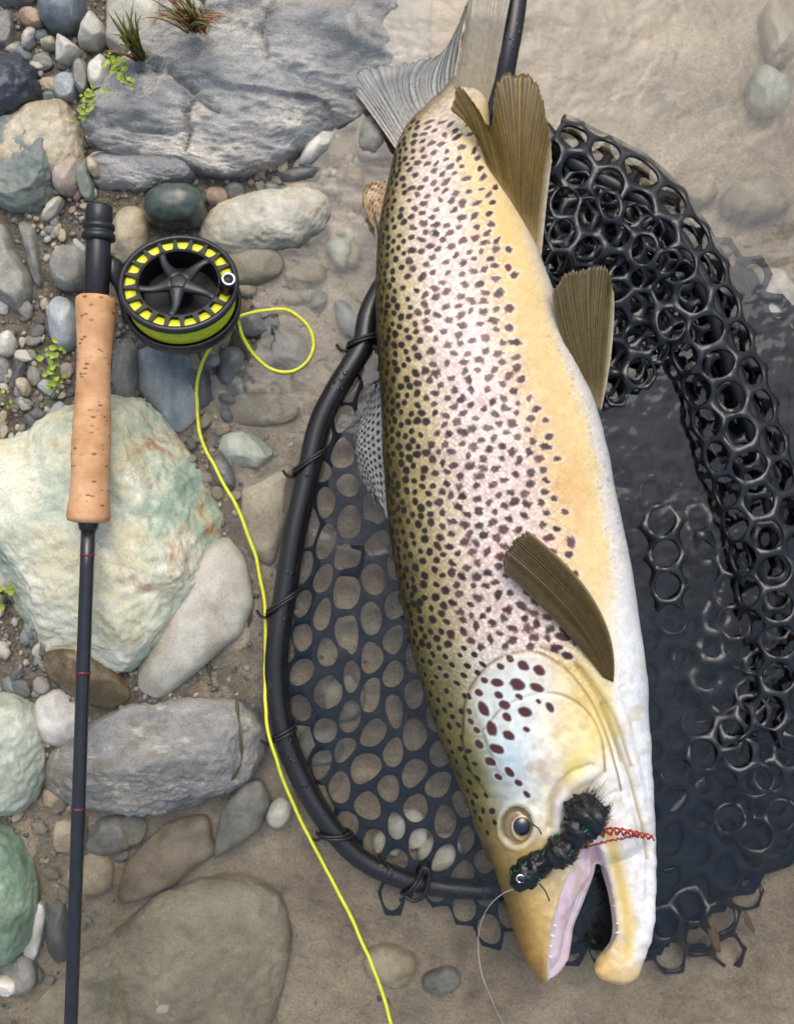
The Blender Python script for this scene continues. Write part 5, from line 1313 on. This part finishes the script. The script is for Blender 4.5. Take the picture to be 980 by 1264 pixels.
# ridge of mesh standing out of the water over the far side of the hoop
RIDGE = catmull([(672, 190), (720, 215), (775, 245), (825, 305), (862, 385), (893, 470), (920, 560), (944, 650), (958, 740), (960, 830), (940, 920)], 400)
rd = np.concatenate([[0], np.cumsum(np.linalg.norm(np.diff(RIDGE, axis=0), axis=1))])
def ridge_map(rad_px, zlift, seed, amp, hscale=1.0, shift=0.0):
    T_ = np.gradient(RIDGE, axis=0); T_ /= np.linalg.norm(T_, axis=1)[:, None]; Nn = np.stack([T_[:, 1], -T_[:, 0]], 1)
    def f(x, y):      # x across, y along
        s = np.clip(y, 0, rd[-1])
        cx, cy = np.interp(s, rd, RIDGE[:, 0]), np.interp(s, rd, RIDGE[:, 1]); nx_, ny_ = np.interp(s, rd, Nn[:, 0]), np.interp(s, rd, Nn[:, 1])
        R_ = rad_px * (1 - .12 * sstep(500, 800, s)); ph = x / R_
        off = R_ * np.sin(np.clip(ph, -1.9, 1.9)) + shift + amp * 500 * n2(x / 40, y / 40, seed, 2)
        z = R_ * S * hscale * np.cos(np.clip(ph, -1.9, 1.9)) + zlift - .016 * sstep(520, 840, s) + amp * n2(x / 30, y / 30, seed + 3, 3)
        return PV(cx + nx_ * off, cy + ny_ * off, z)
    return f
strip = lambda w0, w1, s0, s1: [(w0, s0), (w1, s0), (w1, s1), (w0, s1)]
lattice(cells_in(strip(-92, 92, 0, rd[-1] - 10), 40, 44), 40, 44, 20.0, 19.0, ridge_map(56, -.004, 41, .0042), 'mesh_ridge', .0023, 24, .10, 6)
lattice(cells_in(strip(-76, 76, 0, rd[-1] - 90), 32, 36), 32, 36, 13.6, 13.8, ridge_map(40, -.014, 45, .006), 'mesh_ridge', .0020, 18, .1, 7)
# crumpled mass between the trout belly and the ridge
CR = [(668, 205), (720, 225), (800, 270), (850, 350), (852, 405), (812, 445), (782, 470), (752, 498), (735, 470), (700, 380), (672, 300)]
def crumple(seed, z0, amp):
    def f(x, y):
        z = z0 + amp * n2(x / 52, y / 52, seed, 3) + .012 * sstep(420, 250, y)
        return PV(x + 9 * n2(x / 60, y / 60, seed + 1, 2), y + 9 * n2(x / 60, y / 60, seed + 2, 2), z)
    return f
for k, (z0, am, cw, ch, hx, hy) in enumerate(((.024, .013, 33, 38, 15.9, 15.9), (.012, .011, 31, 36, 14.2, 14.4), (.002, .006, 28, 33, 11, 11.5), (-.006, .003, 26, 30, 3.5, 4))):
    lattice(cells_in(CR, cw, ch), cw, ch, hx, hy, crumple(60 + 4 * k, z0, am), 'mesh_crumple', .0019, 18, .08, 20 + k)
# loose folds of mesh rising through the surface
def loose(pts, z, seed, name='mesh_fold', wid=1, hx=17.4, hy=17.0):
    pth = catmull(pts, 80); d = np.concatenate([[0], np.cumsum(np.linalg.norm(np.diff(pth, axis=0), axis=1))])
    T_ = np.gradient(pth, axis=0); T_ /= np.linalg.norm(T_, axis=1)[:, None]
    def f(x, y):
        s = np.clip(y, -70, d[-1] + 70)
        cx, cy = np.interp(s, d, pth[:, 0]), np.interp(s, d, pth[:, 1]); tx, ty = np.interp(s, d, T_[:, 0]), np.interp(s, d, T_[:, 1])
        ext = np.where(s < 0, s, np.where(s > d[-1], s - d[-1], 0))
        x = x + 4 * n2(x / 30, y / 30, seed + 5, 2); zz = z + .003 * n2(x / 24, y / 24, seed, 2) - .00016 * np.abs(x) * (1 + .5 * n2(x / 25, y / 25, seed + 1, 2)) - .0000042 * x * x - .012 * np.clip(np.abs(ext) / 40, 0, 1.2)
        return PV(cx + tx * ext + ty * x, cy + ty * ext - tx * x, zz)
    n = max(1, int(d[-1] // 40) + 1)
    cs = [(i, j) for j in range(-1, n + 1) for i in range(-wid, wid + 1)]
    lattice(cs, 36, 40, hx, hy, f, name, .0019, 24, .06, seed)
loose([(815, 644), (822, 690), (826, 742)], .006, 71)
loose([(868, 930), (900, 905), (938, 870)], .006, 72)
loose([(862, 640), (872, 680)], .001, 73, hx=11, hy=13)
loose([(905, 690), (900, 740), (915, 800)], .003, 74)
loose([(940, 820), (925, 870), (905, 910), (930, 960)], .005, 75)
loose([(900, 1010), (930, 1030), (960, 1010)], -.003, 76)
loose([(820, 1140), (845, 1120), (880, 1130)], -.001, 77)
loose([(885, 760), (880, 800), (870, 850)], .000, 78, hx=10, hy=12)
loose([(950, 960), (975, 930), (985, 880)], .002, 79)

# ------------------------------------------------------------------ bits on the bottom
M['deadleaf'] = plain('dead_leaf', g(104, 84, 50), .6, nscale=200, namt=.3)
def deadleaf(a, b, w, label):
    a, b = np.array(a, float), np.array(b, float); n = 9; V = []; F = []
    d = b - a; s = np.array([-d[1], d[0]]) / np.linalg.norm(d)
    for i in range(n):
        t = i / (n - 1); c = a + d * t + s * 2 * math.sin(t * 3); h = w * math.sin(math.pi * min(1, t * .95 + .03)) ** .7
        for k in (-1, 0, 1):
            V.append(np.array(P(*(c + s * h * k), -.006 + .0008 * abs(k) + .001 * math.sin(t * 5))))
    for i in range(n - 1):
        for k in (0, 1): F.append([i * 3 + k, i * 3 + k + 1, i * 3 + k + 4, i * 3 + k + 3])
    o = mesh_obj('dead_leaf', V, F, M['deadleaf']); m_ = o.modifiers.new('t', 'SOLIDIFY'); m_.thickness = .0006
    tag(o, label, 'leaf', 'dead leaves in the water')
deadleaf((877, 1132), (888, 1176), 6, 'longer brown dead leaf in the water below the net')
deadleaf((919, 1125), (931, 1150), 4, 'short brown dead leaf to the right of the longer one')
M['algae'] = plain('brown_algae', g(78, 66, 40), .6)
def algae(pts, label):
    p = catmull([list(P(x, y, z)) for x, y, z in pts], 40); tag(mesh_obj('algae_strand', *tube(p, .0009 + .0005 * np.sin(np.linspace(0, 20, 40)), 6), M['algae']), label, 'algae', 'algae strands on the stones')
algae([(300, 728, .006), (310, 748, .002), (306, 775, .000), (290, 800, -.002), (276, 812, -.002)], 'dark algae strand curling off the pale stone under the quartz boulder')
algae([(262, 748, .012), (262, 780, .010), (258, 815, .004), (262, 845, .002), (270, 850, .002)], 'dark algae strand hanging down the smooth pale grey stone')
algae([(292, 862, .024), (296, 900, .026), (298, 940, .020), (285, 965, .010), (275, 985, .004)], 'dark algae strand across the right end of the veined boulder')
